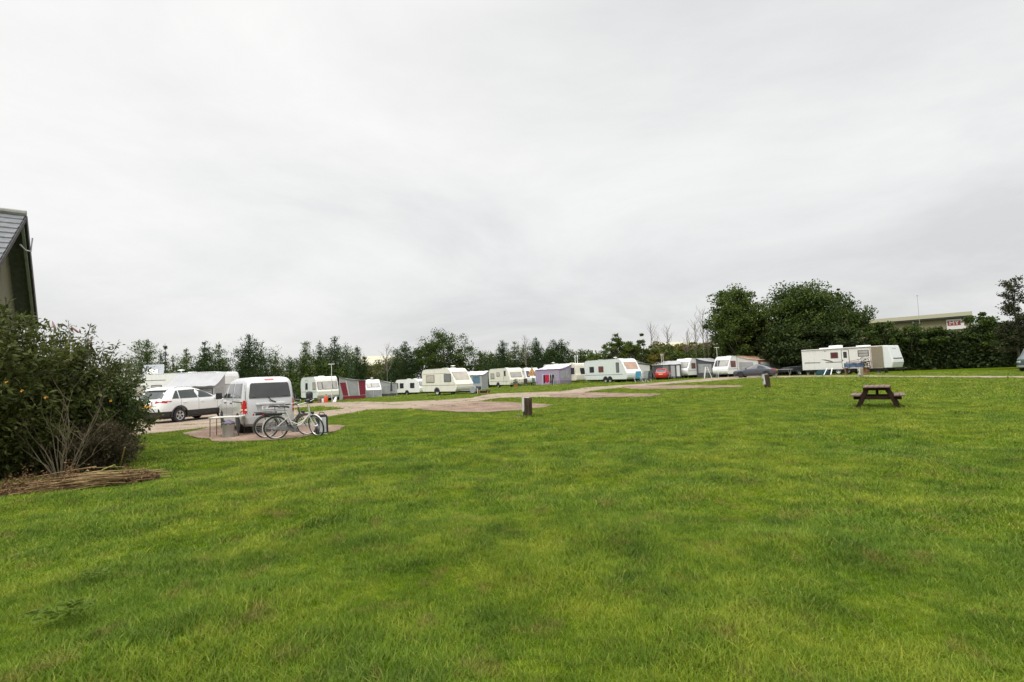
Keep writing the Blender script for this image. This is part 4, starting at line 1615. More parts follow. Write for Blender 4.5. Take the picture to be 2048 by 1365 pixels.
def aerial(label, px, Y, h, tv=True, r=.03):
    t = thing('aerial_pole', label, 'aerial', on_ground(px, Y))
    obj('pole', MB().tube([(0, 0, 0), (0, 0, h)], r, 8), mat('pale_pole', (.6, .6, .58), .5), t)
    m = MB().bar((-.3, 0, h), (.3, 0, h), .03, .05)
    for k in range(5):
        m.tube([(-.26 + k * .13, -.12, h + .02), (-.26 + k * .13, .12, h + .02)], .012, 5)
    if tv:
        obj('aerial_head', m, M_WHITE, t)
    return t


aerial('white aerial pole in front of the cream caravan with crimson awning', 664, 47.8, 3.55)

# ---- white caravan and pale awning further left-centre
rt = R(-58)
c0 = place_by(733, 70, (2.2, -1.05), rt)
caravan('small white caravan with sloping front just right of the crimson awning', c0, rt, 4.6, 2.1, 2.4, prof_slope, M_WHITE, [(-1, .5, 1.4, 1.2, 1.8, M_GLASSD)],
        front=[(-.85, -.3, 1.35, 1.9, M_GLASSB), (-.22, .85, 1.35, 1.9, M_GLASSL)], vents=((-.2, .5),), dish=.3, axles=(-.1,))
awning('pale grey peaked awning with closed walls by the small white caravan', side_pt(c0, rt, .0, 1.05), rt, 3.4, 2.4, 2.3, 1.8, M_PALE, M_AWG,
       front=[('window_panel', -1.4, 1.4, .8, 1.6, M_CLEAR)], ends=[('window_panel', 1, [(.4, .55), (2.1, .55), (2.1, 1.5), (.4, 1.5)], M_CLEAR), ('skirt', 1, [(.1, .03), (2.3, .03), (2.3, .4), (.1, .4)], M_AWD)])
p = on_ground(747, 58)
t = thing('windbreak', 'grey cloth windbreak standing before the small white caravan', 'windbreak', p, R(-8))
wb = MB()
for i in range(10):
    x0, x1 = -.95 + i * .19, -.95 + (i + 1) * .19
    y0, y1 = .06 * math.sin(i * 1.3), .06 * math.sin((i + 1) * 1.3)
    wb.add([(x0, y0, .02), (x1, y1, .02), (x1, y1, .85), (x0, y0, .85), (x0, y0 + .015, .02), (x1, y1 + .015, .02), (x1, y1 + .015, .85), (x0, y0 + .015, .85)], [(0, 1, 2, 3), (7, 6, 5, 4), (3, 2, 6, 7), (0, 4, 5, 1)])
obj('cloth', wb, mat('windbreak_cloth', (.30, .30, .31), .85, var=.25, scale=1.5), t)
for x in (-.95, 0, .95):
    obj('stake', MB().tube([(x, .01, 0), (x, .01, 1.0)], .02, 6), M_PALE, t)
p = on_ground(783, 60)
t = thing('folded_parasol', 'folded dark garden parasol in a base by the pale awning', 'parasol', p)
obj('canopy', MB().lathe([(.02, 1.75), (.05, 1.7), (.10, 1.3), (.13, .85), (.15, .6), (.06, .58), (.02, .6)], 10), mat('navy_canopy', (.04, .04, .06), .8), t, smooth=40)
obj('pole', MB().tube([(0, 0, 0), (0, 0, 1.85)], .025, 6), M_GALV, t)
obj('base', MB().lathe([(.001, 0), (.34, 0), (.36, .22), (.30, .34), (.1, .4), (.001, .4)], 16), mat('dark_planter', (.035, .03, .035), .7), t, smooth=40)
# low caravan far left of the main one
rt = R(-32)
c0 = place_by(838, 76, (2.3, -1.05), rt)
caravan('low distant white caravan half hidden by the big cream caravan', c0, rt, 5.0, 2.1, 2.35, prof_classic, M_WHITE,
        [(-1, -1.5, -.8, 1.05, 1.75, M_GLASSD), (-1, .6, 1.4, 1.05, 1.75, M_GLASSD), (-1, -2.15, -1.9, 1.0, 1.8, M_GLASSG)], front=[(-.8, .8, 1.3, 1.9, M_GLASSL)], vents=((-.6, .5), (.7, .5)), axles=(-.1,))

# ---- the big cream caravan in the middle
rt = R(-41)
L_, W_ = 4.9, 2.15
c0 = place_by(912, 46.5, (L_ / 2 - .1, -W_ / 2), rt)
caravan('big cream caravan with wide sloping front window in the middle of field', c0, rt, L_, W_, 2.48, prof_slope, M_CREAM2,
        [(-1, -1.75, -.62, 1.25, 1.88, M_GLASSB), (-1, .82, 1.72, 1.28, 1.95, M_GLASSG)], front=[(-.88, .88, 1.38, 2.1, M_GLASSB)], frontmat=M_CREAM,
        stripes=[(-1, -2.4, 2.3, .93, .965, M_STRIPE), (-1, -2.3, 1.2, 2.02, 2.045, M_STRIPE)], vents=((-.2, .7), (.9, .4)), dish=.55, axles=(-.25,), wheelmat=mat('grey_arch', (.14, .14, .14), .6), wheel_r=.32,
        rim=mat('white_rim', (.6, .6, .58), .5))
p = on_ground(947, 45.0)
t = thing('spare_wheel_cover', 'round grey covered wheel leaning at front corner of big caravan', 'wheel cover', p, R(-30))
obj('cover', MB().lathe([(.001, -.1), (.3, -.1), (.36, 0), (.3, .1), (.001, .1)], 20, Matrix.Translation((0, 0, .38)) @ Matrix.Rotation(R(78), 4, 'X')), mat('grey_vinyl', (.20, .215, .215), .6), t, smooth=40)
obj('stand', MB().box(-.2, .2, -.1, .1, 0, .06), M_DARK, t)
p = on_ground(955, 45.0)
t = thing('black_wheel', 'black tyre with pale posts next to grey covered wheel', 'tyre', p, R(-60))
obj('tyre', MB().torus((0, 0, .36), .25, .1, 24, 10), M_RUB, t, smooth=60)
obj('stake', MB().tube([(-.25, -.1, 0), (-.25, -.1, .55)], .04, 8), mat('pale_green_post', (.5, .58, .45), .6), t)
obj('stake', MB().tube([(.3, -.12, 0), (.3, -.12, .5)], .04, 8), mat('pale_green_post', (.5, .58, .45), .6), t)
p = on_ground(968, 44.5)
t = thing('plant_trough', 'terracotta coloured trough on grass right of big cream caravan', 'trough', p, R(-8))
obj('trough_body', MB().prism([(-.34, 0), (.34, 0), (.44, .32), (.38, .32), (.30, .06), (-.30, .06), (-.38, .32), (-.44, .32)], lambda u, v, a: (u, a, v), -.17, .17), mat('terracotta', (.40, .13, .06), .7), t)
obj('soil', MB().box(-.34, .34, -.15, .15, .06, .26), M_DARK, t)
p = on_ground(976, 44.6)
t = thing('bucket', 'small black bucket at the right end of terracotta trough', 'bucket', p)
obj('bucket_body', MB().lathe([(.001, 0), (.13, 0), (.17, .32), (.15, .32), (.12, .03), (.001, .03)], 16), M_BLK, t, smooth=40)
obj('handle', MB().torus((0, 0, .3), .15, .008, 12, 5, None, 0, PI), M_GALV, t)

# ---- grey-blue awning bits, ivory caravan, white caravan with parasol
rt = R(-60)
c0 = place_by(952, 62, (0, 0), R(0))
awning('small white awning with blue window panels behind big cream caravan', place_by(964, 64, (0, 1.4), R(-20)), R(160), 2.9, 2.0, 2.3, 1.85, M_PALE, M_AWG,
       front=[('window_panel', -1.25, -.3, .85, 1.7, glass('blue_film', (.10, .18, .26), .2)), ('skirt', -1.4, 1.4, .03, .5, mat('dark_blue_cloth', (.03, .045, .08), .8)), ('window_panel', .2, 1.2, .9, 1.6, M_CLEAR)], group='awnings put up beside the caravans')
rt = R(-56)
L_, W_ = 5.2, 2.2
c0 = place_by(1020, 65, (L_ / 2 - .1, -W_ / 2), rt)
caravan('ivory caravan with upright front, right of the big cream caravan', c0, rt, L_, W_, 2.5, prof_classic, M_CREAM2,
        [(-1, -2.1, -1.2, 1.2, 1.85, M_GLASSL), (-1, -.6, .1, 1.5, 1.95, M_GLASSB), (-1, 1.25, 1.55, 1.5, 2.1, M_GLASSD)], front=[(-.8, .8, 1.3, 1.9, M_GLASSL)], door=(-1, 1.05, 1.7), vents=((.2, .4),), axles=(-.3,), frontmat=M_CREAM,
        stripes=[(-1, -2.4, 2.3, .8, .83, M_STRIPE)])
p = on_ground(1032, 60)
t = thing('shrub_pot', 'dark bushy plant in brown pot before the ivory caravan', 'potted plant', p)
obj('pot', MB().lathe([(.001, 0), (.17, 0), (.22, .35), (.19, .35), (.15, .05), (.001, .05)], 14), mat('terracotta', (.4, .13, .06)), t, smooth=40)
Q = rng.normal(size=(160, 3)) * np.array([.16, .16, .22]) + np.array([0, 0, .62])
LEAF_D = foliage('dark_evergreen_leaves', [(.010, .022, .008), (.024, .045, .014), (.045, .075, .02), (.07, .10, .03)])
quads_obj('foliage', leaf_quads(Q, .13), 4, LEAF_D, t)
rt = R(-68)
c0 = place_by(1078, 74, (2.2, 1.0), rt)
caravan('white caravan with dark door window behind an orange parasol', c0, rt, 4.8, 2.1, 2.45, prof_classic, M_WHITE, [(-1, .8, 1.4, .9, 2.0, M_GLASSD)], front=[(-.85, -.45, 1.15, 2.0, mat('violet_door_glass', (.10, .08, .13), .2)), (.3, .85, 1.3, 1.9, M_GLASSL)], vents=((.1, .4),), axles=(-.2,))
p = on_ground(1065, 66)
t = thing('garden_parasol', 'half closed orange and green garden parasol over a grey table', 'parasol', p)
cn = MB()
vs = []
for i, (r_, z) in enumerate(((.02, 2.35), (.16, 2.1), (.34, 1.7), (.5, 1.25))):
    for j in range(16):
        a = 2 * PI * j / 16
        rr = r_ * (1 + (.14 if j % 2 else -.14) * (i > 0))
        vs.append((rr * math.cos(a), rr * math.sin(a), z))
cn.add(vs, [(i * 16 + j, i * 16 + (j + 1) % 16, (i + 1) * 16 + (j + 1) % 16, (i + 1) * 16 + j) for i in range(3) for j in range(16)])
obj('canopy', cn, mat('orange_olive_canopy', (.36, .21, .08), .8, var=.55, scale=3), t)
obj('pole', MB().tube([(0, 0, 0), (0, 0, 2.5)], .03, 8), M_GALV, t)
obj('base', MB().lathe([(.001, 0), (.25, 0), (.25, .08), (.001, .1)], 14), M_DARK, t)
p = on_ground(1061, 62.5)
t = thing('garden_table', 'grey garden table below the orange parasol', 'table', p)
obj('table_top', MB().box(-.62, .62, -.4, .4, .68, .73), mat('grey_table', (.28, .29, .31), .5), t, bevel=.01)
for x in (-.5, .5):
    for y in (-.3, .3):
        obj('leg', MB().bar((x, y, .68), (x * 1.1, y, 0), .05, .05), M_GALV, t)
for i, (px, lab) in enumerate(((1053.5, 'dark garden chair at the left of the grey garden table'), (1070, 'green and grey garden chair right of the grey garden table'))):
    p = on_ground(px, 61.5)
    t = thing('garden_chair', lab, 'chair', p, R(30 + 100 * i), 'chairs round the parasol table')
    mm = (mat('brown_chair', (.06, .04, .035), .7), mat('green_chair', (.10, .14, .11), .7))[i]
    obj('seat', MB().box(-.24, .24, -.24, .24, .42, .46), mm, t, bevel=.01)
    obj('backrest', MB().box(-.24, .24, .2, .24, .46, .95), mm, t, bevel=.01)
    for x in (-.21, .21):
        for y in (-.21, .21):
            obj('leg', MB().bar((x, y, .42), (x * 1.1, y * 1.1, 0), .04, .04), mm, t)

# ---- lilac awning with washing
rt = R(-48)
L_, W_ = 5.6, 2.2
c0 = place_by(1152, 62.5, (L_ / 2 - .1, -W_ / 2), rt)
caravan('beige caravan whose end shows between lilac awning and twin axle caravan', c0, rt, L_, W_, 2.5, prof_boxy, M_CREAM, [(-1, 2.0, 2.5, 1.2, 1.9, M_GLASSD)], front=[(-.15, .6, 1.15, 1.85, M_GLASSD)], vents=((-1.5, .5), (1.2, .5)), dish=-2.3, axles=(-.3,))
awning('lilac grey awning with white fern prints along the beige caravan', side_pt(c0, rt, .0, -W_ / 2), rt + PI, 4.0, 2.2, 2.42, 1.9, M_LILACR, M_LILAC,
       front=[('window_panel', -1.85, -.65, .72, 1.62, mat('lilac_film', (.34, .31, .37), .25)), ('skirt', -1.95, -.4, .04, .5, mat('dusky_skirt', (.22, .19, .22), .8))],
       ends=[('window_panel', -1, [(.3, .75), (1.9, .75), (1.9, 1.6), (.3, 1.7)], M_CLEAR), ('skirt', -1, [(.1, .05), (2.1, .05), (2.1, .5), (.1, .5)], mat('dusky_skirt', (.22, .19, .22), .8))], sag=.08)
for i in range(2):
    p = on_ground((1152.5, 1157)[i], 64)
    t = thing('whip_aerial', ('left', 'right')[i] + ' one of two thin pale masts above the beige caravan', 'aerial', p, 0, 'thin masts above the beige caravan')
    obj('pole', MB().tube([(0, 0, 0), (0, 0, 3.25)], .03, 6), M_WHITE, t)
    obj('aerial_head', MB().box(-.05, .05, -.05, .05, 3.2, 3.5), M_WHITE, t)
p = on_ground(1097, 58.5)
t = thing('clothes_airer', 'clothes airer hung with washing in front of the lilac awning', 'airer', p, R(-4))
for x in (-.62, .68):
    obj('leg', MB().bar((x - .1, -.3, 0), (x, 0, 1.25), .03, .03).bar((x + .1, .3, 0), (x, 0, 1.25), .03, .03), M_ALU, t)
obj('rail', MB().tube([(-.65, -.1, 1.25), (.72, -.1, 1.25)], .014, 6).tube([(-.65, .1, 1.2), (.72, .1, 1.2)], .014, 6), M_ALU, t)


def garment(lab, x0, x1, z0, col, y=-.1, top=1.26):
    g = MB()
    n = 8
    vs = []
    for k in range(2):
        for i in range(n + 1):
            u = i / n
            x = x0 + (x1 - x0) * u
            for zf in (0, .5, 1):
                sp = 1 + .1 * zf
                vs.append(((x - (x0 + x1) / 2) * sp + (x0 + x1) / 2, y + (.03 if k else -.03) + .03 * math.sin(u * 14 + zf * 2), top - (top - z0) * zf * (1 - .08 * math.sin(u * 9))))
    m_ = 3 * (n + 1)
    fs = []
    for k in range(2):
        for i in range(n):
            for j in range(2):
                a = k * m_ + i * 3 + j
                fs.append((a, a + 3, a + 4, a + 1))
    for i in range(n):
        fs.append((i * 3, i * 3 + 3, m_ + i * 3 + 3, m_ + i * 3))
    g.add(vs, fs)
    o = obj('garment', g, col, None)
    o.location = p
    o.rotation_euler = (0, 0, R(-4))
    o.scale = (.72, 1, 1)
    return tag(o, lab, 'clothing', 'washing on the clothes airer')


garment('narrow dark maroon garment hanging left of the bright red towel', -.72, -.5, .3, mat('maroon_cloth', (.05, .01, .015), .9))
garment('bright red towel on the clothes airer', -.48, .12, .35, mat('scarlet_cloth', (.48, .012, .05), .85, var=.12))
garment('pale grey cloth hanging between red towel and black trousers', .16, .3, .55, M_PALE)
garment('short black garment hanging right of the red towel', .32, .5, .25, mat('black_cloth', (.012, .012, .014), .9))
garment('black trousers at the right end of the clothes airer', .62, .9, .12, mat('black_cloth', (.012, .012, .014), .9))

# ---- twin axle caravan
rt = R(-57)
L_, W_ = 7.0, 2.3
c0 = place_by(1251, 56, (L_ / 2 - .35, -W_ / 2), rt)
caravan('long pale twin axle caravan with orange front window and green stripe', c0, rt, L_, W_, 2.62, prof_slope, M_GREYW,
        [(-1, -2.55, -1.85, 1.25, 1.85, M_GLASSD), (-1, -1.0, -.25, 1.25, 1.85, M_GLASSR), (-1, 1.85, 2.25, 1.15, 2.2, M_GLASSG)], front=[(-.92, .92, 1.4, 2.2, glass('peach_curtained_window', (.46, .30, .22), .12))], frontmat=M_WHITE,
        stripes=[(-1, -3.4, 2.8, .87, .92, M_GSTRIPE)], vents=((-1.9, .5), (1.2, .9)), dish=.3, axles=(.05, .78), hitch=False)
awning('white front awning with black piping beside the twin axle caravan', side_pt(c0, rt, .9, W_ / 2), rt, 3.6, 2.1, 2.4, 1.9, M_AWG, M_PALE,
       front=[('window_panel', -1.5, 1.5, .8, 1.6, M_CLEAR)], ends=[('piping', 1, [(.1, 1.98), (2.1, 1.8), (2.1, 1.88), (.1, 2.1)], M_BLK), ('skirt', 1, [(.1, .03), (2.05, .03), (2.05, .35), (.1, .35)], M_AWD)])


def camp_chair(lab, px, Y, rot, cloth):
    t = thing('camping_chair', lab, 'chair', on_ground(px, Y), rot, 'camping chairs by the twin axle caravan')
    obj('backrest', MB().prism([(-.28, .45), (.28, .45), (.27, 1.18), (-.27, 1.18)], lambda u, v, a: (u, a + .25 * (v - .45), v), .2, .23), cloth, t, bevel=.008)
    obj('seat', MB().box(-.28, .28, -.28, .22, .42, .46), cloth, t, bevel=.01)
    for s in (-1, 1):
        obj('leg', MB().tube([(s * .3, .38, 1.18), (s * .3, .1, .44), (s * .3, -.3, 0)], .016, 6).tube([(s * .3, .3, 0), (s * .3, -.3, .64)], .016, 6), M_ALU, t)
        obj('armrest', MB().box(s * .3 - .03, s * .3 + .03, -.32, .2, .64, .67), M_PALE, t)
    return t


camp_chair('bright blue camping chair at the front of the twin axle caravan', 1275.5, 53.5, R(185), mat('sky_blue_cloth', (.10, .36, .55), .75))
camp_chair('dark patterned camping chair standing nearest the white front awning', 1297, 53.5, R(165), mat('navy_grey_cloth', (.07, .08, .10), .75, var=.6, scale=12))
camp_chair('pale silver camping chair with dark seat between two other chairs', 1289, 52.5, R(200), mat('silver_chair_cloth', (.42, .44, .46), .7, var=.3, scale=9))

# ---- red car and its grey awning
t = awning('large grey awning with dark curtained front behind the red car', place_by(1333, 69, (0, 0), R(0)), R(180) + R(-14), 3.5, 2.4, 2.35, 1.85, M_AWG, M_AWD,
           front=[('curtain', -1.6, -1.2, .05, 1.7, M_PALE), ('curtain', -1.0, -.5, .05, 1.7, M_AWG), ('curtain', -.2, .5, .05, 1.7, mat('green_grey_cloth', (.16, .19, .18), .8)), ('skirt', -1.7, 1.7, .03, .3, M_DARK)])
for i in range(2):
    p = on_ground((1325, 1328.5)[i], 67)
    t = thing('whip_aerial', ('left', 'right')[i] + ' one of two thin masts above the large grey awning', 'aerial', p, 0, 'thin masts above the grey awning')
    obj('pole', MB().tube([(0, 0, 0), (0, 0, 3.1)], .025, 6), M_WHITE, t)
    obj('aerial_head', MB().box(-.04, .04, -.04, .04, 3.05, 3.3), M_WHITE, t)
suv('parked_car', 'red hatchback seen from behind at edge of the grey awning', place_by(1322, 62.5, (-2.0, 0), R(66)), R(66), mat('red_paint', (.42, .014, .014), .3, var=.03, coat=.6), k=(.84, .86, .82), clad=False, rails=False)

# ---- two white caravans with awnings at right centre
rt = R(-142)
L_, W_ = 4.8, 2.15
c0 = place_by(1377, 67, (L_ / 2 - .15, W_ / 2), rt)
caravan('white caravan with red side window and charcoal awning left of dark car', c0, rt, L_, W_, 2.55, prof_slope, M_WHITE, [(1, .55, 1.4, 1.25, 1.9, M_GLASSR)], front=[(-.85, .85, 1.35, 2.1, M_GLASSL)], vents=((.6, .5),), axles=(-.4,), stripes=[(1, -2.2, 2.1, .92, .96, M_GSTRIPE)])
awning('charcoal fronted awning with hanging pale curtains beside white caravan', side_pt(c0, rt, -1.4, W_ / 2), rt, 3.4, 2.6, 2.55, 1.95, M_AWG, M_AWD,
       front=[('curtain', 1.2, 1.65, .05, 1.85, M_PALE), ('curtain', .5, .95, .05, 1.85, M_AWG), ('window_panel', -1.5, .2, .9, 1.8, M_GLASSD)], ends=[('window_panel', 1, [(.3, .6), (2.2, .6), (2.2, 1.7), (.3, 1.8)], M_CLEAR)])
p = on_ground(1414, 61)
t = thing('deck_easel', 'white folding trestle standing open by the charcoal awning', 'trestle', p, R(15))
obj('leg_frame', MB().bar((-.5, -.25, 0), (-.12, 0, 1.35), .07, .05).bar((.5, -.25, 0), (.12, 0, 1.35), .07, .05).bar((-.2, -.05, 1.0), (.2, -.05, 1.0), .06, .04), M_WHITE, t)
obj('leg_frame', MB().bar((-.3, .4, 0), (-.08, 0, 1.3), .05, .05).bar((.3, .4, 0), (.08, 0, 1.3), .05, .05), M_GALV, t)
rt = R(-147)
c0 = place_by(1457, 64, (L_ / 2 - .15, W_ / 2), rt)
caravan('white caravan with red curtained window and terracotta awning', c0, rt, L_, W_, 2.6, prof_slope, M_WHITE, [(1, .65, 1.6, 1.25, 1.95, M_GLASSR)], front=[(-.9, -.35, 1.35, 2.1, M_GLASSD), (-.28, .9, 1.35, 2.1, M_GLASSL)], vents=((.3, .5), (-.9, .5)), axles=(-.4,), stripes=[(1, -2.2, 2.1, .95, .99, M_STRIPE)])
awning('terracotta and tan awning behind the dark saloon car', side_pt(c0, rt, -2.3, W_ / 2), rt, 5.2, 2.8, 2.6, 1.95, M_TAN, M_PALE,
       front=[('window_panel', -1.6, -.2, .8, 1.6, M_CLEAR), ('cloth_band', -2.6, 2.6, 1.72, 1.9, M_TERRA), ('cloth_panel', 2.1, 2.58, .05, 1.72, M_TERRA), ('cloth_panel', -.15, .1, .05, 1.72, M_TERRA), ('skirt', -2.55, 2.0, .03, .3, M_AWD)], ends=[('window_panel', 1, [(.3, .6), (2.2, .6), (2.2, 1.7), (.3, 1.8)], M_CLEAR), ('window_panel', -1, [(.3, .6), (2.2, .6), (2.2, 1.7), (.3, 1.8)], M_PALE)])
aerial('pale aerial mast with crossbar left of the terracotta awning caravan', 1437, 61, 3.6)
rt = R(140)
sedan('dark grey saloon car parked on the gravel before the terracotta awning', place_by(1511, 56.5, (0, 0), rt), rt, mat('graphite_paint', (.085, .095, .115), .28, metal=.4, var=.03, coat=.6))
p = on_ground(1566, 57.5)
t = thing('trestle_table', 'long grey trestle table on grass between saloon car and long trailer', 'table', p, R(-10))
obj('table_top', MB().box(-.95, .95, -.4, .4, .70, .76), mat('grey_table', (.28, .29, .31), .5), t, bevel=.01)
for x in (-.7, .7):
    obj('leg', MB().bar((x - .15, -.3, 0), (x + .1, -.2, .7), .06, .05).bar((x + .15, .3, 0), (x - .1, .2, .7), .06, .05), M_GALV, t)
p = on_ground(1590, 59.5)
t = thing('covered_trailer', 'low dark covered trailer in the shade beneath the big trees', 'trailer', p, R(10))
obj('cover', MB().prism([(-1.3, .4), (1.2, .4), (1.2, .9), (.6, 1.05), (-1.1, .95), (-1.3, .8)], lambda u, v, a: (u, a, v), -.6, .6), mat('dark_tarpaulin', (.02, .022, .025), .6), t, bevel=.05)
for s in (-1, 1):
    wheel(t, (0, s * .68, .28), .28, .16, M_GALV, 0, s)

# ---- long white trailer at the right
M_TW = mat('trailer_white', (.72, .72, .68), .42, var=.03, dirt=(.5, .49, .43))
M_TB = mat('trailer_beige', (.24, .205, .145), .5, var=.06)
rt = R(-58)
L_, W_ = 7.9, 2.45
gA, gB = .55, 2.78
c0 = place_by(1768, 50.6, (L_ / 2, -W_ / 2), rt)
t = thing('travel_trailer', 'very long white travel trailer with beige front section under dark trees', 'trailer', c0, rt)
hw = W_ / 2
b, f = -L_ / 2, L_ / 2
obj('body', MB().prism([(b, gA), (b, gB - .04), (b + .1, gB), (f, gB), (f, gA)], lambda u, v, a: (u, a, v), -hw, hw), M_TW, t, bevel=.03)
# nose: rakes forward towards the bottom, then tucks under
obj('nose', MB().prism([(f + .004, gA), (f + .004, gB), (f + .5, gB - .02), (f + .84, gA + .72), (f + .86, gA + .55), (f + .7, gA)], lambda u, v, a: (u, a, v), -hw + .02, hw - .02), mat('nose_white', (.70, .72, .71), .35, var=.02, coat=.3), t, bevel=.08, seg=3)
obj('side_panel', MB().slab([(f - .95, -hw, gA + .06), (f + .05, -hw, gA + .06), (f + .05, -hw, gB - .06), (f - .95, -hw, gB - .06)], (0, -1, 0), .012), M_TB, t)
obj('awning_arm', MB().box(f - 1.06, f - .98, -hw - .06, -hw - .002, gA - .02, gB + .02), mat('pale_pink_arm', (.55, .45, .40), .5), t)
obj('awning_roll', MB().tube([(b + .05, -hw - .05, gB - .03), (f - .95, -hw - .05, gB - .03)], .05, 8), M_PALE, t)
sx_ = f - 1.0 - b


def tp(u):
    return b + .02 + u * sx_


def tpanel(name, u0, u1, z0, z1, m, pr=.012, par=None, r=.04):
    return obj(name, MB().slab([(x, -hw - .001, z) for x, z in rrect(tp(u0), tp(u1), z0, z1, r)], (0, -1, 0), pr), m, par or t)


M_TGR = mat('trailer_graphic', (.10, .085, .07), .5)
w_ = tpanel('window', .44, .55, 1.72, 2.36, M_TGR)
tpanel('pane', .452, .538, 1.78, 2.30, mat('dark_red_blind', (.10, .015, .02), .4), .02, w_)
w_ = tpanel('window', .825, .97, 1.78, 2.44, M_BLK)
tpanel('pane', .835, .96, 1.83, 2.08, M_GLASSL, .02, w_)
tpanel('pane', .835, .96, 2.13, 2.39, M_GLASSL, .02, w_)
d_ = tpanel('door', .595, .705, .66, 2.58, M_TGR, .012, None, .1)
tpanel('door_leaf', .603, .697, .70, 2.54, M_TW, .02, d_, .09)
dw = tpanel('door_window', .625, .675, 1.72, 2.36, M_BLK, .03, d_)
tpanel('handle', .607, .617, 1.4, 1.55, M_BLK, .05, d_, .01)
for nm, pts in (('swoosh', [(.29, 1.66), (.36, 1.64), (.43, 1.50), (.49, 1.32), (.46, 1.32), (.39, 1.46), (.34, 1.56)]), ('stripe', [(.36, 1.28), (.595, 1.28), (.595, 1.35), (.36, 1.35)]), ('stripe', [(.04, 1.30), (.28, 1.28), (.28, 1.36), (.04, 1.40)]),
                ('swoosh', [(.70, 1.34), (.80, 1.42), (.98, 1.62), (.98, 1.67), (.78, 1.46), (.70, 1.38)])):
    obj(nm, MB().slab([(tp(u), -hw - .001, z) for u, z in pts], (0, -1, 0), .006), mat('pale_swoosh', (.36, .33, .30), .5) if pts[0][0] == .70 else M_TGR, t)
obj('seam', MB().slab([(tp(.19), -hw, gA), (tp(.195), -hw, gA), (tp(.195), -hw, gB - .1), (tp(.19), -hw, gB - .1)], (0, -1, 0), .006), M_PALE, t)
obj('vent_grille', MB().slab([(tp(.35), -hw, 2.5), (tp(.38), -hw, 2.5), (tp(.38), -hw, 2.56), (tp(.35), -hw, 2.56)], (0, -1, 0), .012), M_TAN, t)
nz_ = lambda z: f + .5 + (.34) * (gB - .02 - z) / (gB - .02 - gA - .72)
obj('nose_stripe', MB().slab([(nz_(1.42), -.95, 1.42), (nz_(1.42), .95, 1.42), (nz_(1.52), .95, 1.52), (nz_(1.52), -.95, 1.52)], (1, 0, .4), .02, .002), M_TGR, t)
obj('nose_lettering', MB().slab([(nz_(2.42), -.5, 2.42), (nz_(2.42), .35, 2.42), (nz_(2.5), .35, 2.5), (nz_(2.5), -.5, 2.5)], (1, 0, .4), .012, .002), mat('pale_graphic', (.45, .46, .45), .5), t)
for u, ww, hh, nm in ((.30, .6, .14, 'roof_vent'), (.44, .55, .34, 'air_conditioner'), (.83, .55, .16, 'roof_vent')):
    x = tp(u)
    obj(nm, MB().box(x - ww, x + ww, -.4, .4, gB - .005, gB + hh), M_WHITE, t, bevel=.06)
obj('chassis', MB().box(b + .3, f + .3, -hw + .1, hw - .1, .30, gA - .002), M_DARK, t)  # underframe made wide and near black to paint in the shade beneath
for x in (.15, 1.0):
    for s in (-1, 1):
        wheel(t, (x - .4, s * (hw - .18), .33), .33, .2, mat('white_rim', (.6, .6, .58), .5), 0, s)
for x in (b + .4, b + 1.2, f - .6):
    for s in (-1, 1):
        obj('support', MB().box(x - .12, x + .12, s * (hw - .4) - .1, s * (hw - .4) + .1, 0, .37), mat('pale_block', (.45, .44, .38), .8), t)
obj('tow_hitch', MB().bar((f + .6, -.5, .45), (f + 1.3, 0, .45), .08, .1).bar((f + .6, .5, .45), (f + 1.3, 0, .45), .08, .1).tube([(f + 1.2, 0, .8), (f + 1.2, 0, .05)], .04, 8), M_DARK, t)


def tside(x, y):
    return side_pt(c0, rt, x, y)


# things along the trailer
p = tside(tp(.45), -hw - .75)
t = thing('step_ladder', 'small white step ladder leading up to long trailer', 'steps', p, rt)
for x in (-.3, .3):
    obj('stile', MB().bar((x * 1.15, -.35, 0), (x * .85, .25, .72), .07, .06), M_WHITE, t)
for k in range(3):
    obj('tread', MB().box(-.3, .3, -.28 + k * .19, -.12 + k * .19, .1 + k * .22, .14 + k * .22), M_BLK, t)
p = tside(tp(.33), -hw - .3)
t = thing('storage_tent', 'low teal storage tent in front of the long trailer', 'tent', p, rt)
obj('tent_cloth', MB().prism([(-.65, 0), (.65, 0), (.55, .4), (.3, .52), (-.35, .48), (-.6, .3)], lambda u, v, a: (u, a, v), -.3, .3), mat('teal_cloth', (.015, .07, .085), .6), t, bevel=.05)
p = tside(tp(.86), -hw - 1.0)
t = thing('garden_bench', 'wooden bench table with blue cloth before the long trailer', 'bench', p, rt)
obj('table_top', MB().box(-1.1, 1.1, -.35, .35, .62, .68), mat('brown_wood', (.20, .12, .07), .7, var=.25), t)
for x in (-.95, .95):
    obj('leg', MB().box(x - .05, x + .05, -.3, .3, 0, .62), mat('brown_wood', (.2, .12, .07), .7), t)
obj('rail', MB().box(-1.1, 1.1, .3, .36, 1.2, 1.3).box(-1.08, -1.02, .3, .36, .68, 1.2).box(1.02, 1.08, .3, .36, .68, 1.2), mat('pinkish_wood', (.34, .22, .17), .7), t)
cl = MB()
vs = []
for i in range(13):
    for j in range(4):
        vs.append((-1.0 + i * .15, -.37 + .02 * math.sin(i * 1.9 + j), .74 + j * .14 + .02 * math.sin(i * 1.3)))
for i in range(13):
    for j in range(4):
        vs.append((-1.0 + i * .15, -.30 + .02 * math.sin(i * 1.9 + j), .74 + j * .14 + .02 * math.sin(i * 1.3)))
cl.add(vs, [(i * 4 + j, i * 4 + j + 1, i * 4 + j + 5, i * 4 + j + 4) for i in range(12) for j in range(3)] + [(52 + i * 4 + j, 52 + i * 4 + j + 4, 52 + i * 4 + j + 5, 52 + i * 4 + j + 1) for i in range(12) for j in range(3)])
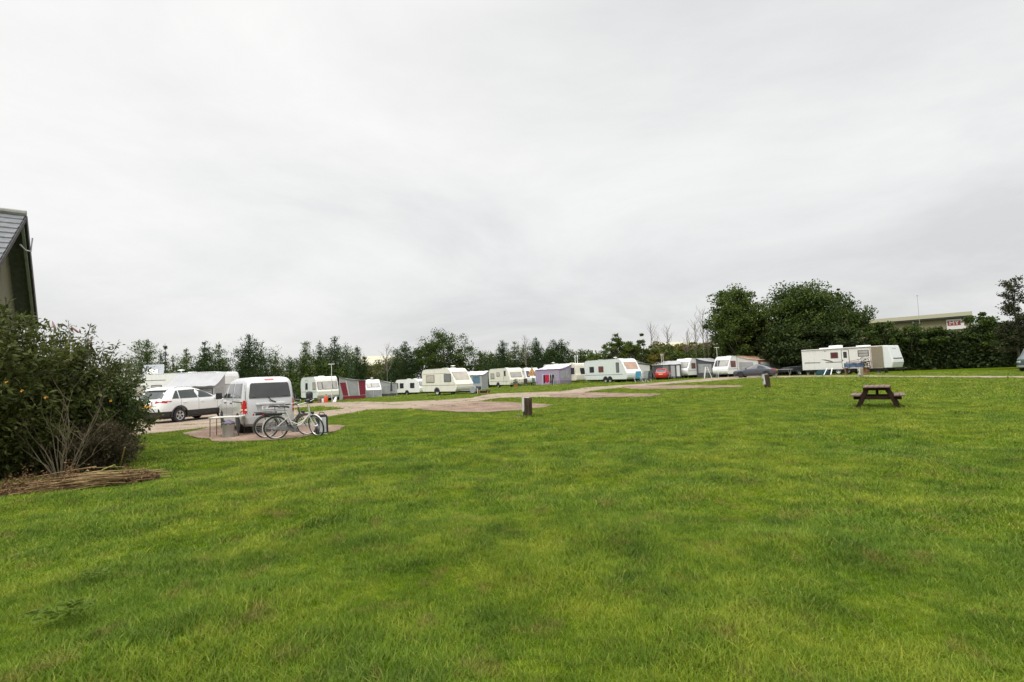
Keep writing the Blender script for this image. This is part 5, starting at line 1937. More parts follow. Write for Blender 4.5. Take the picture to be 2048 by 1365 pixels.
o = obj('tarpaulin', cl, mat('blue_tarpaulin', (.06, .10, .19), .6, var=.8, scale=2.5), None, smooth=60)
o.location = p
o.rotation_euler = (0, 0, rt)
tag(o, 'crumpled blue cloth draped on the wooden bench', 'tarpaulin')
p2 = tside(tp(.97), -hw - 1.0)
t = thing('potted_shrub', 'leafy brown green potted shrub at bench end beside beige panel', 'potted plant', p2)
obj('pot', MB().lathe([(.001, 0), (.22, 0), (.28, .5), (.25, .5), (.2, .05), (.001, .05)], 14), mat('terracotta', (.4, .13, .06)), t, smooth=40)
Q = rng.normal(size=(260, 3)) * np.array([.22, .22, .3]) + np.array([0, 0, .95])
quads_obj('foliage', leaf_quads(Q, .16), 4, foliage('autumn_leaves', [(.05, .04, .015), (.09, .07, .02), (.12, .10, .03)]), t)


# ---- service posts
M_POST = mat('dark_weathered_log', (.055, .038, .026), .9, spec=.15, var=.5, scale=7, bump=.8, bscale=14, stretch=(3, 3, .5))
M_BOX = mat('grey_white_box', (.55, .55, .52), .6, var=.08)


def post(lab, px, Y, h, r, tilt, boxside=-1, col=None, bw=.09):
    t = thing('service_post', lab, 'post', on_ground(px, Y), 0, 'service posts in the field')
    t.rotation_euler = (0, tilt, 0)
    prof = [(.001, -.05), (r, -.05), (r * 1.04, h * .3), (r * .95, h * .7), (r, h - .02), (r * .9, h), (.001, h + .005)]
    m = MB().lathe(prof, 18)
    for i, v in enumerate(m.v):
        k = 1 + .10 * noise.noise((v[0] * 9, v[1] * 9, v[2] * 3))
        m.v[i] = (v[0] * k, v[1] * k, v[2])
    obj('log', m, col or M_POST, t, smooth=50)
    b = MB().box(boxside * (r + bw), boxside * (r - .01), -.07, .07, h * .30, h * .98)
    if boxside < 0:
        b = MB().box(-r - bw, -r + .03, -.10, .10, h * .30, h * .98)
    bo = obj('tap_box', b, M_BOX, t, bevel=.012)
    obj('socket', MB().box(-r - bw - .012, -r - bw - .001, -.04, .04, h * .55, h * .72) if boxside < 0 else MB().box(r + bw + .001, r + bw + .012, -.04, .04, h * .55, h * .72), M_BLK, bo)
    obj('lid', MB().box(-r - bw - .01, r * .4, -.08, .08, h + .006, h + .022), M_BOX, bo)
    return t


P1 = post('dark round log post with white tap box beside the gravel, nearest one', 1056, 19.4, .72, .165, R(1.5), -1, None, .055)
P2 = post('leaning dark log post with white side on the far grass, before dark car', 1536, 33.0, .90, .185, R(-4), -1, None, .05)
P3 = post('pale wooden post on gravel edge before the long white trailer', 1723, 42, .80, .15, R(0), -1, mat('pale_weathered_wood', (.26, .235, .17), .85, var=.35, scale=6, bump=.5, bscale=14), .05)
q = on_ground(1037, 19.0)
t = thing('tap_hose', 'thin wire loop and dry tuft at foot of the nearest log post', 'wire', q)
obj('wire', MB().tube([(-.02, 0, .0), (0, 0, .2), (.04, 0, .42), (.2, 0, .5)], .006, 5).tube([(.0, .02, 0), (.05, .02, .16), (.1, .02, .02)], .006, 5), M_GALV, t)
Q = np.stack([rng.normal(0, .06, 60), rng.normal(0, .06, 60), rng.uniform(.0, .06, 60)], axis=1)
quads_obj('dry_grass', leaf_quads(Q, .14, .1), 4, foliage('straw', [(.30, .18, .06), (.42, .30, .12), (.5, .38, .18)]), t)

# ---- picnic table
M_OAK = mat('picnic_top_wood', (.17, .115, .095), .8, spec=.2, var=.3, scale=5, bump=.3, bscale=30, stretch=(1, 8, 8))
M_OAKD = mat('picnic_frame_wood', (.034, .02, .015), .85, spec=.1, var=.3, scale=5, bump=.3, bscale=30)
p = on_ground(1757, 17.9)
rt = math.atan2(.80, .60)
t = thing('picnic_table', 'brown wooden picnic table with attached benches alone on the grass', 'picnic table', p, rt)
LL = 1.55
# local x runs along the planks, y across
for i in range(5):
    y = -.30 + i * .15
    obj('table_plank', MB().box(-LL / 2, LL / 2, y - .070, y + .070, .70 + .002 * (i % 2), .745 + .002 * (i % 2)), M_OAK, t, bevel=.006)
for s in (-1, 1):
    for k in range(2):
        y = s * (.535 + k * .15)
        obj('bench_plank', MB().box(-LL / 2, LL / 2, y - .07, y + .07, .42, .465), M_OAK, t, bevel=.006)
for x in (-.58, .58):
    for s in (-1, 1):
        obj('leg', MB().bar((x, s * .22, .70), (x, s * .62, 0.0), .05, .13, up=(1, 0, 0)) if False else MB().prism([(s * .20, .698), (s * .33, .698), (s * .64, 0), (s * .50, 0)], lambda u, v, a: (x + a, u, v), -.025, .025), M_OAKD, t)
    obj('cross_beam', MB().box(x + .027, x + .075, -.67, .67, .30, .418), M_OAKD, t)
    obj('top_batten', MB().box(x + .027, x + .075, -.38, .38, .61, .698), M_OAKD, t)
    obj('brace', MB().bar((x * .92, 0, .36), (x * .2, 0, .69), .06, .05), M_OAKD, t)

# ---- green camper van at the right edge
M_GRN = mat('dark_green_paint', (.02, .05, .048), .3, var=.03, coat=.6)
rows = [(.25, -2.3, 2.25, .8), (.36, -2.4, 2.4, .9), (.7, -2.42, 2.42, .93), (1.0, -2.4, 2.3, .93), (1.15, -2.39, 2.0, .92), (1.25, -2.38, 1.75, .91), (1.6, -2.34, 1.4, .88), (1.88, -2.3, 1.15, .85), (1.94, -2.25, 1.05, .8)]
c = Car(rows, 7)
rt = R(203)
t = thing('camper_van', 'dark green camper van with white high roof at right edge', 'van', place_by(2062, 41.0, (2.42, .1), rt), rt)
b = obj('body', c.body(), M_GRN, t)
cut_arches(b, (-1.45, 1.45), .38, .33, .86)
rr = Car([(1.941, -2.22, 1.0, .80), (2.05, -2.2, 1.25, .82), (2.3, -2.1, 1.05, .78), (2.42, -1.95, .7, .68), (2.48, -1.7, .4, .5)], 5)
obj('high_roof', rr.body(), M_WHITE, t, smooth=35)
obj('underbody', MB().box(-2, 2, -.62, .62, .2, .45), M_DARK, t)
for a in (-1.45, 1.45):
    for s in (-1, 1):
        wheel(t, (a, s * .8, .32), .32, .2, M_GALV, 0, s)
obj('windscreen', c.panel('end', 1, [(-.76, 1.27), (.76, 1.27), (.68, 1.84), (-.68, 1.84)]), M_GLASSD, t)
for s in (-1, 1):
    obj('headlight', c.panel('end', 1, [(s * .5, .72), (s * .82, .72), (s * .82, .9), (s * .5, .9)]), M_GLASSL, t)
    obj('side_window', c.panel('side', s, [(.3, 1.3), (1.5, 1.3), (1.1, 1.8), (.3, 1.8)]), M_GLASSD, t)
    obj('side_window', c.panel('side', s, [(-1.9, 1.3), (.1, 1.3), (.1, 1.8), (-1.9, 1.8)]), M_GLASSD, t)
obj('bumper', c.body(.36, .52, .02), M_ALU, t)
obj('grille', c.panel('end', 1, [(-.45, .74), (.45, .74), (.45, .88), (-.45, .88)]), M_BLK, t)

# ---- warehouse, sign, mast and far sheds
M_CLAD = mat('beige_cladding', (.27, .225, .15), .6, var=.06, scale=2)
M_ROOFC = mat('cream_roof_sheet', (.44, .41, .30), .5, var=.05)
YW = 105.0
a = at(1700, 650, YW + 14)
b = at(1938, 624, YW)
a.z = a.z
dr = Vector((b.x - a.x, b.y - a.y, 0))
LW = dr.length
rt = math.atan2(dr.y, dr.x)
zt = b.z
t = thing('warehouse', 'beige metal warehouse with cream roof edge behind the hedge', 'warehouse', (a.x, a.y, 0), rt)
obj('wall', MB().box(0, LW, 0, 26, .0, zt - .7), M_CLAD, t)
ri = MB()
for i in range(int(LW / .5)):
    ri.box(i * .5 + .05, i * .5 + .2, -.05, -.002, 0, zt - .9)
obj('wall_rib', ri, M_CLAD, t)
obj('roof', MB().prism([(-1.2, zt - .8), (-1.2, zt), (13, zt + .9), (27, zt), (27, zt - .8)], lambda u, v, q: (q, u, v), -.4, LW + .4), M_ROOFC, t)
obj('gutter', MB().box(-.3, LW + .3, -1.1, -.05, zt - 1.12, zt - .82), M_BARGE, t)
obj('downpipe', MB().box(LW * .55, LW * .55 + .3, -.4, -.08, 0, zt - .85), M_PALE, t)
sg = thing('shop_sign', 'white and red sign board with lettering on the warehouse wall', 'sign', (a.x + dr.x * .895, a.y + dr.y * .895, 0), rt)
obj('board', MB().box(-1.5, 1.5, -.35, -.06, zt - 3.4, zt - 1.3), mat('sign_white', (.72, .70, .68), .5), sg)
obj('red_panel', MB().box(-1.35, .75, -.40, -.352, zt - 2.6, zt - 1.65), mat('sign_red', (.28, .04, .06), .5), sg)
text('lettering', 'MY', 1.15, mat('sign_white', (.72, .70, .68), .5), sg, (-.3, -.415, zt - 2.12), (R(90), 0, 0))
obj('red_edge', MB().box(1.3, 1.5, -.40, -.352, zt - 2.8, zt - 1.6), mat('sign_red', (.28, .04, .06), .5), sg)
t = thing('lamp_mast', 'tall thin grey mast standing in front of the warehouse', 'mast', on_ground(1847, 98))
zm = at(1845, 592, 98).z - t.location.z
obj('pole', MB().tube([(0, 0, 0), (0, 0, zm)], .045, 8, .03), M_GALV, t)
obj('lamp_head', MB().box(-.12, .12, -.1, .1, zm, zm + .1), M_GALV, t, bevel=.03)


def shed(lab, px0, px1, py, Y, dep, wallm, roofm, rise=1.5):
    A_ = at(px0, py, Y)
    B_ = at(px1, py, Y)
    t = thing('far_shed', lab, 'shed', (A_.x, A_.y, H(A_.x, Y) - .3), 0)
    h = A_.z - t.location.z
    Lx = B_.x - A_.x
    obj('wall', MB().box(0, Lx, 0, dep, 0, h - rise), wallm, t)
    obj('roof', MB().prism([(-.4, h - rise), (dep / 2, h), (dep + .4, h - rise), (dep + .4, h - rise - .25), (-.4, h - rise - .25)], lambda u, v, q: (q, u, v), -.4, Lx + .4), roofm, t)
    return t


shed('pale roofed shed showing through gap between pines left of centre', 705, 782, 711, 110, 14, M_CLAD, M_ROOFC, 2.2)
shed('distant pale roof peeping out just right of the ivory caravan trees', 1178, 1206, 709, 110, 12, mat('yellowish_wall', (.45, .44, .28), .7), M_ROOFC, .8)
shed('long low roof glimpsed above the brown hedge at right centre', 1330, 1400, 682, 112, 14, M_CLAD, M_ROOFC, 1.2)

# ================================================================ trees, hedges, shrubs
LEAF_D = foliage('dark_evergreen_leaves', None)
LEAF_OAK = foliage('oak_leaves', [(0.018, 0.037, 0.008), (0.039, 0.067, 0.012), (0.073, 0.108, 0.020), (0.111, 0.138, 0.029)])
LEAF_MID = foliage('hedge_leaves', [(0.027, 0.051, 0.011), (0.055, 0.087, 0.017), (0.091, 0.128, 0.024), (0.134, 0.164, 0.037)])
LEAF_PINE = foliage('pine_needles', [(0.015, 0.037, 0.015), (0.035, 0.066, 0.022), (0.065, 0.103, 0.031), (0.106, 0.143, 0.043)], .15)
LEAF_PINEL = foliage('light_pine_needles', [(0.034, 0.064, 0.018), (0.068, 0.106, 0.027), (0.113, 0.159, 0.039), (0.167, 0.212, 0.054)], .15)
LEAF_GOLD = foliage('turning_leaves', [(0.065, 0.072, 0.016), (0.111, 0.111, 0.021), (0.169, 0.150, 0.026), (0.221, 0.169, 0.039)])
LEAF_SHAD = foliage('shade_hedge_leaves', [(0.012, 0.022, 0.007), (0.025, 0.041, 0.012), (0.046, 0.065, 0.017), (0.074, 0.094, 0.025)], .2)  # darker copy of the hedge leaf tones, shade put into the colour
BARK = mat('grey_brown_bark', (.085, .07, .055), .9, var=.35, scale=5, bump=.5, bscale=12)
TWIG = mat('bare_twigs', (.15, .125, .105), .9, var=.25)


def limb(mb, a, b, r0, r1, k=4, wob=.08, n=6):
    a, b = Vector(a), Vector(b)
    L = (b - a).length
    pts = [a.lerp(b, i / k) + Vector(rng.normal(size=3) * wob * L * (0 < i < k) * .3) for i in range(k + 1)]
    mb.tube(pts, r0, n, r1)
    return pts


def conifer_parts(h, rad, leaf, seed, bare=.03, dens=1.0, ls=.22):
    """pine built from whorls of upswept branches, one or two side leaders: trunk mesh builder and needle quads"""
    tr = MB()
    tr.tube([(0, 0, 0), (.03, .02, h * .5), (0, 0, h * .97)], h * .018 + .05, 7, .02)
    P, D = [], []
    ph = rng.uniform(0, 6.28, 3)
    axes = [(0.0, 0.0, 0.0, h, rad)]
    for k in range(int(rng.integers(1, 3))):
        a = rng.uniform(0, 6.28)
        hh = h * rng.uniform(.6, .85)
        axes.append((math.cos(a) * rad * rng.uniform(.3, .6), math.sin(a) * rad * .4, h * .18, hh, rad * rng.uniform(.45, .7)))
    for ax, ay, z0, hh, rr in axes:
        if z0 > 0:
            tr.tube([(0, 0, z0), (ax * .7, ay * .7, (z0 + hh) * .5), (ax, ay, hh)], .05, 5, .015)
        nw = max(6, int((hh - z0) / .40))
        for i in range(nw):
            f = (i + .5) / nw
            z = z0 + (hh - z0) * (bare + (1 - bare) * f) + rng.normal(0, .08)
            prof = (1 - f) ** .7 * (.85 + .2 * math.sin(f * 9 + ph[0]))
            nb = int(rng.integers(4, 8))
            a0 = rng.uniform(0, 6.28)
            for b in range(nb):
                a = a0 + 2 * PI * b / nb + rng.normal(0, .3)
                asym = 1 + .28 * math.sin(a + ph[1]) + .18 * math.sin(2 * a + ph[2] + f * 4)
                ln = rr * max(.08, prof) * rng.uniform(.5, 1.2) * asym + .08
                up = rng.uniform(.05, .4) + .35 * f
                e = np.array([math.cos(a) * ln, math.sin(a) * ln, up * ln * .8])
                q_ = min(1, f * 1.6)
                base = np.array([ax * q_, ay * q_, z])
                if ln > .4:
                    tr.tube([base, base + e * .55 + np.array([0, 0, -.05 * ln]), base + e], .012 + .010 * ln, 4, .006)
                nk = max(2, int(ln * 3.2))
                for k in range(nk):
                    c = base + e * (.08 + .95 * (k + rng.uniform()) / nk) + rng.normal(size=3) * .09 * ln * np.array([1, 1, .5])
                    m = max(3, int(15 * dens * min(1.0, ln * .75)))
                    P.append(c + rng.normal(size=(m, 3)) * (.07 + .09 * ln))
                    D.append(np.tile(e / (np.linalg.norm(e) + 1e-6), (m, 1)) + np.array([0, 0, .45]))
        m = int(16 * dens)
        t = rng.uniform(0, 1, m)
        P.append(np.stack([ax + rng.normal(0, .045, m) * (1.3 - t), ay + rng.normal(0, .045, m) * (1.3 - t), hh * (.86 + .16 * t)], axis=1))
        D.append(np.tile([0, 0, 1.0], (m, 1)))
    P, D = np.concatenate(P), np.concatenate(D)
    return tr, leaf_quads(P, rng.uniform(.7, 1.4, len(P)) * ls, .36, D, .7)


def tree_base(px, Y):
    return on_ground(px, Y)


def tree_h(px, py, Y, p):
    return max(1.0, at(px, py, Y).z - p.z)


GP = 'pines along the far edge of the field'
pines = [
    # px, top, Y, radius px, leaf, label
    (293, 681, 62, 46, LEAF_PINEL, 'broad light green pine above the raised roof hatch'),
    (330, 690, 66, 12, LEAF_PINE, 'thin spindly pine right of the raised roof hatch'),
    (345, 713, 60, 18, LEAF_PINEL, 'small sparse pine between roof hatch and the dense pine pair'),
    (372, 700, 62, 28, LEAF_PINEL, 'bushy shoulder pine at left of the pine pair over the white estate car'),
    (409, 687, 60, 34, LEAF_PINE, 'taller left pine of the pair above the pale grey awning'),
    (438, 686, 62, 30, LEAF_PINEL, 'right pine of the pair above the pale grey awning'),
    (498, 671, 60, 40, LEAF_PINE, 'tallest dark pine, standing right behind the silver van roof'),
    (522, 704, 63, 24, LEAF_PINE, 'lower dark pine leaning on right side of the tallest pine'),
    (552, 707, 62, 24, LEAF_PINEL, 'small pale pine above the right rear corner of the silver van'),
    (580, 716, 64, 26, LEAF_PINE, 'low pine just left of the three part window caravan'),
    (611, 684, 60, 30, LEAF_PINEL, 'slim light pine above cream caravan with the crimson awning, left end'),
    (641, 683, 62, 24, LEAF_PINE, 'narrow pine next left of the white aerial pole top'),
    (671, 674, 60, 34, LEAF_PINE, 'tall dark pine right behind the white aerial pole'),
    (695, 700, 63, 24, LEAF_PINEL, 'short pine above the crimson awning roof'),
    (716, 694, 62, 24, LEAF_PINE, 'pointed pine at left edge of gap with pale shed roof'),
    (797, 700, 64, 26, LEAF_PINE, 'dark pine right of the gap with pale shed roof'),
    (814, 685, 62, 28, LEAF_PINE, 'tall dark pine standing left of the round oak'),
    (962, 702, 68, 26, LEAF_PINEL, 'low bushy pine right of the round oak'),
    (985, 706, 68, 22, LEAF_PINEL, 'short pale pine over the blue panelled awning'),
    (1008, 683, 66, 24, LEAF_PINE, 'upright pine above the ivory caravan'),
    (1032, 684, 66, 20, LEAF_PINEL, 'open thin pine above right end of the ivory caravan'),
    (1050, 690, 68, 16, LEAF_PINEL, 'very sparse pale pine beside a bare sapling'),
    (1075, 676, 66, 24, LEAF_PINE, 'tall narrow pine over the orange parasol'),
    (1097, 699, 68, 20, LEAF_PINE, 'small pine at left of the twin topped pine'),
    (1110, 681, 66, 22, LEAF_PINE, 'left top of the twin topped pine above the lilac awning'),
    (1126, 682, 66, 28, LEAF_PINE, 'right top of the twin topped pine above the lilac awning'),
    (1163, 700, 67, 26, LEAF_PINEL, 'low rounded pine above the two thin pale masts'),
    (1184, 701, 68, 14, LEAF_PINE, 'little pointed pine left of the small yellowish wall'),
]
for px, py, Y, rp, lf, lab in pines:
    if px > 560:
        Y += 24 if px > 690 else 13
    p = tree_base(px, Y)
    h = tree_h(px, py, Y, p)
    t = thing('pine_tree', lab, 'tree', p, 0, GP)
    tr, q = conifer_parts(h, rp / FPX * Y * 1.75, lf, 1, dens=1.25 if rp > 20 else .9)
    obj('trunk', tr, BARK, t)
    quads_obj('crown', q, 4, lf, t)


def broadleaf(lab, px, py, Y, wpx, leaf, nclump=70, per=80, ls=.34, cat='tree', group=None, name='tree', low=.18, lobes=None, bare_top=False, clump_r=.21):
    p = tree_base(px, Y)
    h = tree_h(px, py, Y, p)
    rx = wpx / 2 / FPX * Y
    rng = np.random.default_rng(int(px * 7 + py))
    t = thing(name, lab, cat, p, 0, group)
    tr = MB()
    tr.tube([(0, 0, 0), (.1, .05, h * .22), (.0, .1, h * .45), (.1, 0, h * .7)], .05 * h * .55, 10, .05)
    P = []
    for i in range(nclump):
        v = rng.normal(size=3)
        v /= np.linalg.norm(v)
        rad = rng.uniform(.12, .92) ** .5
        zc = h * (low + (1 - low) / 2)
        rz = h * (1 - low) / 2
        lump = 1 + .16 * math.sin(3 * math.atan2(v[1], v[0]) + px) + .12 * math.sin(5 * v[2] + px)
        c = np.array([v[0] * rx * rad * lump, v[1] * rx * rad * lump, zc + v[2] * rz * rad])
        cr = clump_r * min(rx, rz) * rng.uniform(.7, 1.5)
        c[2] = min(c[2], h - cr * .7)
        m = int(per * 1.7 * rng.uniform(.6, 1.4))
        d = rng.normal(size=(m, 3))
        d = d / (np.linalg.norm(d, axis=1, keepdims=True) + 1e-6) * (rng.uniform(.05, 1.12, (m, 1)) ** .6)
        P.append(c + d * cr * np.array([1.25, 1.25, .8]))
        if i % 3 == 0:
            limb(tr, (0, 0, h * rng.uniform(.2, .5)), c, .02 * h * .4, .015, 3, .2, 5)
    P = np.concatenate(P)
    P = P[P[:, 2] > .05]
    obj('trunk', tr, BARK, t)
    quads_obj('crown', leaf_quads(P, rng.uniform(.6, 1.3, len(P)) * ls * .8, .62), 4, leaf, t)
    return t


broadleaf('round dark oak rising above the big cream caravan', 888, 656, 90, 104, LEAF_OAK, 90, 90, .32, low=.16)
broadleaf('lower dark side of crown left of the round oak', 846, 690, 91, 60, LEAF_OAK, 40, 80, .3, low=.1)
broadleaf('smaller round tree at right shoulder of the round oak', 926, 690, 91, 56, LEAF_OAK, 40, 80, .3, low=.1)
GB = 'large dark trees behind the saloon car and long trailer'
broadleaf('large tree with lighter green top, leftmost of the dark tree group', 1478, 569, 68, 108, LEAF_MID, 190, 95, .36, low=.08, group=GB)
broadleaf('wide dark oak, tallest in the group left of the long trailer', 1612, 566, 66, 160, LEAF_OAK, 170, 120, .38, low=.08, group=GB)
broadleaf('dark oak filling between the light topped tree and wide oak', 1545, 622, 70, 90, LEAF_OAK, 110, 110, .38, low=.05, group=GB)
broadleaf('dark rounded tree above door of the long white trailer', 1700, 600, 67, 104, LEAF_OAK, 110, 110, .36, low=.06, group=GB)
broadleaf('thin leafy shoot standing above the wide dark oak', 1689, 574, 65, 20, LEAF_OAK, 16, 50, .3, low=.5, group=GB)
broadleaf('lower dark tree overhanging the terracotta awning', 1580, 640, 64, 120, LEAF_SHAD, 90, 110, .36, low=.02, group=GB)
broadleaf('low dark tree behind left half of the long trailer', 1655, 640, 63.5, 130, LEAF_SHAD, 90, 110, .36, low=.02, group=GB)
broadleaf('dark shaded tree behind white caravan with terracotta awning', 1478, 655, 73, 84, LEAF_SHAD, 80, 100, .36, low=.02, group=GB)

# small field-edge trees between twin axle caravan and the big trees
GE = 'small trees behind the twin axle caravan'
broadleaf('upright green tree over rear of the twin axle caravan', 1232, 668, 68, 46, LEAF_MID, 46, 70, .28, low=.05, group=GE)
broadleaf('bushy green tree right of the upright one over twin axle caravan', 1262, 676, 68, 50, LEAF_MID, 46, 70, .28, low=.05, group=GE)
broadleaf('green tree with thin top above white front awning', 1290, 664, 69, 40, LEAF_MID, 34, 60, .28, low=.05, group=GE)
broadleaf('low green tree sloping down towards the small yellowish wall', 1208, 698, 68, 44, LEAF_MID, 34, 60, .28, low=.03, group=GE)
broadleaf('brownish dark tree above the large grey awning', 1315, 690, 69, 46, LEAF_GOLD, 34, 60, .28, low=.03, group=GE)


def hedge(lab, ends, h, depth, leaf, n, ls=.32, top=.5):
    """ends: list of (px, Y) ; one long lumpy leaf volume over dark stems"""
    pts = [on_ground(px, Y) for px, Y in ends]
    o = pts[0]
    t = thing('hedge', lab, 'hedge', o, 0, 'hedges round the field')
    seg = [(pts[i], pts[i + 1], (pts[i + 1] - pts[i]).length) for i in range(len(pts) - 1)]
    tot = sum(s[2] for s in seg)
    P = []
    st = MB()
    for a, b, L in seg:
        m = int(n * L / tot)
        u = rng.uniform(0, 1, m)
        base = np.array(a)[None] + u[:, None] * np.array(b - a)[None] - np.array(o)[None]
        s = u * L
        hh = h * (1 + top * (.30 * np.sin(s * .55 + a.x) + .22 * np.sin(s * 1.27 + 1) + .16 * np.sin(s * 2.9 + 2 + a.y)))
        v = rng.uniform(0, 1, m)
        w_ = rng.uniform(-1, 1, m)
        rr = np.sqrt(np.clip(1 - (v * .85) ** 4, 0, 1))
        base[:, 2] += v * hh
        nrm = np.array([-(b - a).y, (b - a).x, 0]) / L
        base = base + nrm[None] * (np.sign(w_) * np.abs(w_) ** .5 * depth * rr)[:, None] + rng.normal(0, .12, (m, 3))
        P.append(base)
        for i in range(int(L / 1.1)):
            q = a.lerp(b, rng.uniform()) - o
            st.tube([q, q + Vector((rng.normal(0, .2), rng.normal(0, .2), h * .5)), q + Vector((rng.normal(0, .4), rng.normal(0, .3), h * .85))], .05, 5, .015)
    P = np.concatenate(P)
    obj('stems', st, BARK, t)
    quads_obj('foliage', leaf_quads(P, rng.uniform(.7, 1.4, len(P)) * ls, .6), 4, leaf, t)
    return t


hedge('long dark hedge under the pines at the left half of the field', [(-260, 72), (215, 70), (480, 68), (690, 71)], 4.2, 1.3, LEAF_OAK, 30000, .34)
hedge('yellowing thicket in the gap with pale shed roof', [(700, 92), (800, 92)], 6.0, 1.3, LEAF_GOLD, 5200, .34)
hedge('dark hedge under the round oak and right hand pines', [(770, 95), (960, 94), (1190, 90)], 5.4, 1.3, LEAF_OAK, 15000, .36)
hedge('green brown hedge behind the twin axle caravan and grey awning', [(1180, 71), (1330, 72), (1440, 74)], 4.0, 1.4, LEAF_MID, 11000, .34, .35)
hedge('brown topped clipped hedge below the bare saplings', [(1310, 76), (1440, 77)], 5.0, 1.3, LEAF_GOLD, 8000, .34, .14)
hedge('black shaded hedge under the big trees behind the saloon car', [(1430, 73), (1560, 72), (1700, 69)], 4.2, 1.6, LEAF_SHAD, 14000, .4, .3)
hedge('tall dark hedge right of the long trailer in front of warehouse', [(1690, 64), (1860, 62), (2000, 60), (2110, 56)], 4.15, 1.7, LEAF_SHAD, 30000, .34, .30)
broadleaf('dull green shrub crown rising right of the big trees', 1772, 636, 62, 60, LEAF_OAK, 36, 80, .3, low=.25)
broadleaf('dark shrub crown hiding the right end of the warehouse', 1966, 624, 60, 66, LEAF_OAK, 50, 80, .3, low=.3)
broadleaf('low shrub crown in front of the warehouse sign left side', 1866, 648, 61, 52, LEAF_OAK, 30, 80, .3, low=.4)
broadleaf('olive shrub crown below the middle of the warehouse roof', 1822, 645, 61.5, 64, LEAF_MID, 32, 80, .3, low=.4)
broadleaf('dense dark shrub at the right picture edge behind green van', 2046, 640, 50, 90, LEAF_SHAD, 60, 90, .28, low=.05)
# sparse shrub with layered twigs at the right edge
p = on_ground(2040, 49)
h = tree_h(2034, 558, 49, p)
t = thing('sparse_tree', 'sparse tree with layered open twigs above the green camper van', 'tree', p)
tr = MB()
tr.tube([(0, 0, 0), (.1, 0, h * .5), (0, 0, h)], .12, 7, .02)
P, D = [], []
for i in range(52):
    f = .2 + .8 * i / 52
    a = rng.uniform(0, 6.28)
    ln = rng.uniform(.5, 1.6) * (1.25 - f * .65)
    e = np.array([math.cos(a) * ln, math.sin(a) * ln, .12 * ln])
    b = np.array([0, 0, h * f])
    tr.tube([b, b + e * .5, b + e], .025, 4, .008)
    m = int(110 * ln)
    q = rng.uniform(.3, 1.1, m)
    P.append(b + np.outer(q, e) + rng.normal(size=(m, 3)) * np.array([.2, .2, .14]))
obj('trunk', tr, BARK, t)
P = np.concatenate(P)
quads_obj('crown', leaf_quads(P, rng.uniform(.12, .24, len(P)), .6), 4, foliage('purple_brown_leaves', [(.026, .030, .014), (.045, .048, .020), (.07, .072, .03)]), t)


def sapling(lab, px, py, Y, seed):
    p = on_ground(px, Y)
    h = tree_h(px, py, Y, p)
    t = thing('bare_sapling', lab, 'tree', p, 0, 'bare saplings above the hedges')
    tr = MB()
    tr.tube([(0, 0, 0), (rng.normal(0, .1), 0, h * .55), (rng.normal(0, .1), 0, h)], .075, 6, .012)
    obj('trunk', tr, TWIG, t)
    br = MB()
    for i in range(16):
        f = .4 + .55 * i / 16
        a = rng.uniform(0, 6.28)
        ln = h * .26 * (1.15 - f) * rng.uniform(.8, 1.5) + .3
        b = Vector((0, 0, h * f))
        e = b + Vector((math.cos(a) * ln * .6, math.sin(a) * ln * .6, ln))
        pts = limb(br, b, e, .03, .01, 3, .12, 4)
        for k in range(3):
            q = pts[1 + k % 3]
            limb(br, q, q + Vector((rng.normal(0, .3), rng.normal(0, .3), rng.uniform(.3, .7))) * ln * .6, .016, .007, 2, .1, 4)
    obj('branches', br, TWIG, t)


for px, py, lab in ((1307, 648, 'thin bare sapling above the white front awning'), (1340, 652, 'bare sapling with forked top above grey awning'), (1380, 662, 'short bare sapling in middle of the brown topped hedge'),
                    (1396, 642, 'branching bare sapling left of the light topped big tree'), (1412, 618, 'tallest bare sapling touching the big trees'), (1421, 640, 'dark stemmed bare sapling right beside the big trees'),
                    (1053, 672, 'bare sapling among the pines above the ivory caravan'), (775, 690, 'bare sapling beside the pale shed roof')):
    sapling(lab, px, py, 80 if px < 1100 else 72, px)

# ---------------------------------------------------------------- near shrubs at the left
LEAF_BUD = foliage('buddleia_leaves', [(0.046, 0.060, 0.023), (0.081, 0.101, 0.039), (0.127, 0.147, 0.057), (0.184, 0.190, 0.098)], .35, 1.2)
LEAF_DK = foliage('shrub_dark_leaves', [(0.028, 0.039, 0.009), (0.060, 0.076, 0.017), (0.103, 0.121, 0.030), (0.172, 0.172, 0.057)], .25, 1.2)
LEAF_ROSE = foliage('rose_leaves', [(0.022, 0.038, 0.010), (0.048, 0.074, 0.017), (0.084, 0.108, 0.026), (0.132, 0.108, 0.036)], .3, 1.2)
LEAF_HEB = foliage('grey_dark_leaves', [(.032, .026, .012), (.06, .05, .024), (.10, .08, .042)], .2, 1.5)
STEM = mat('brown_stems', (.10, .075, .05), .85, var=.3)
STEMP = mat('pale_dry_stems', (.17, .135, .085), .85, var=.25)
M_YF = mat('orange_yellow_petals', (.48, .23, .02), .6, var=.2, scale=20)
M_PF = mat('dusty_pink_bloom', (.34, .17, .19), .8, var=.2, scale=20)


def blades(P, D, S, asp=.24):
    """lance shaped leaves: two quads folded along the mid rib"""
    n = len(P)
    A = unit(D)
    B = unit(np.cross(A, unit(rng.normal(size=(n, 3)))))
    C = np.cross(A, B)
    S = np.asarray(S).reshape(-1, 1)
    tip = P + A * S + C * S * .12
    mid = P + A * S * .45 + C * S * .03
    l = mid + B * S * asp * .5 - C * S * .05
    r = mid - B * S * asp * .5 - C * S * .05
    return np.stack([P, l, tip, mid, P, mid, tip, r], axis=1).reshape(-1, 3)


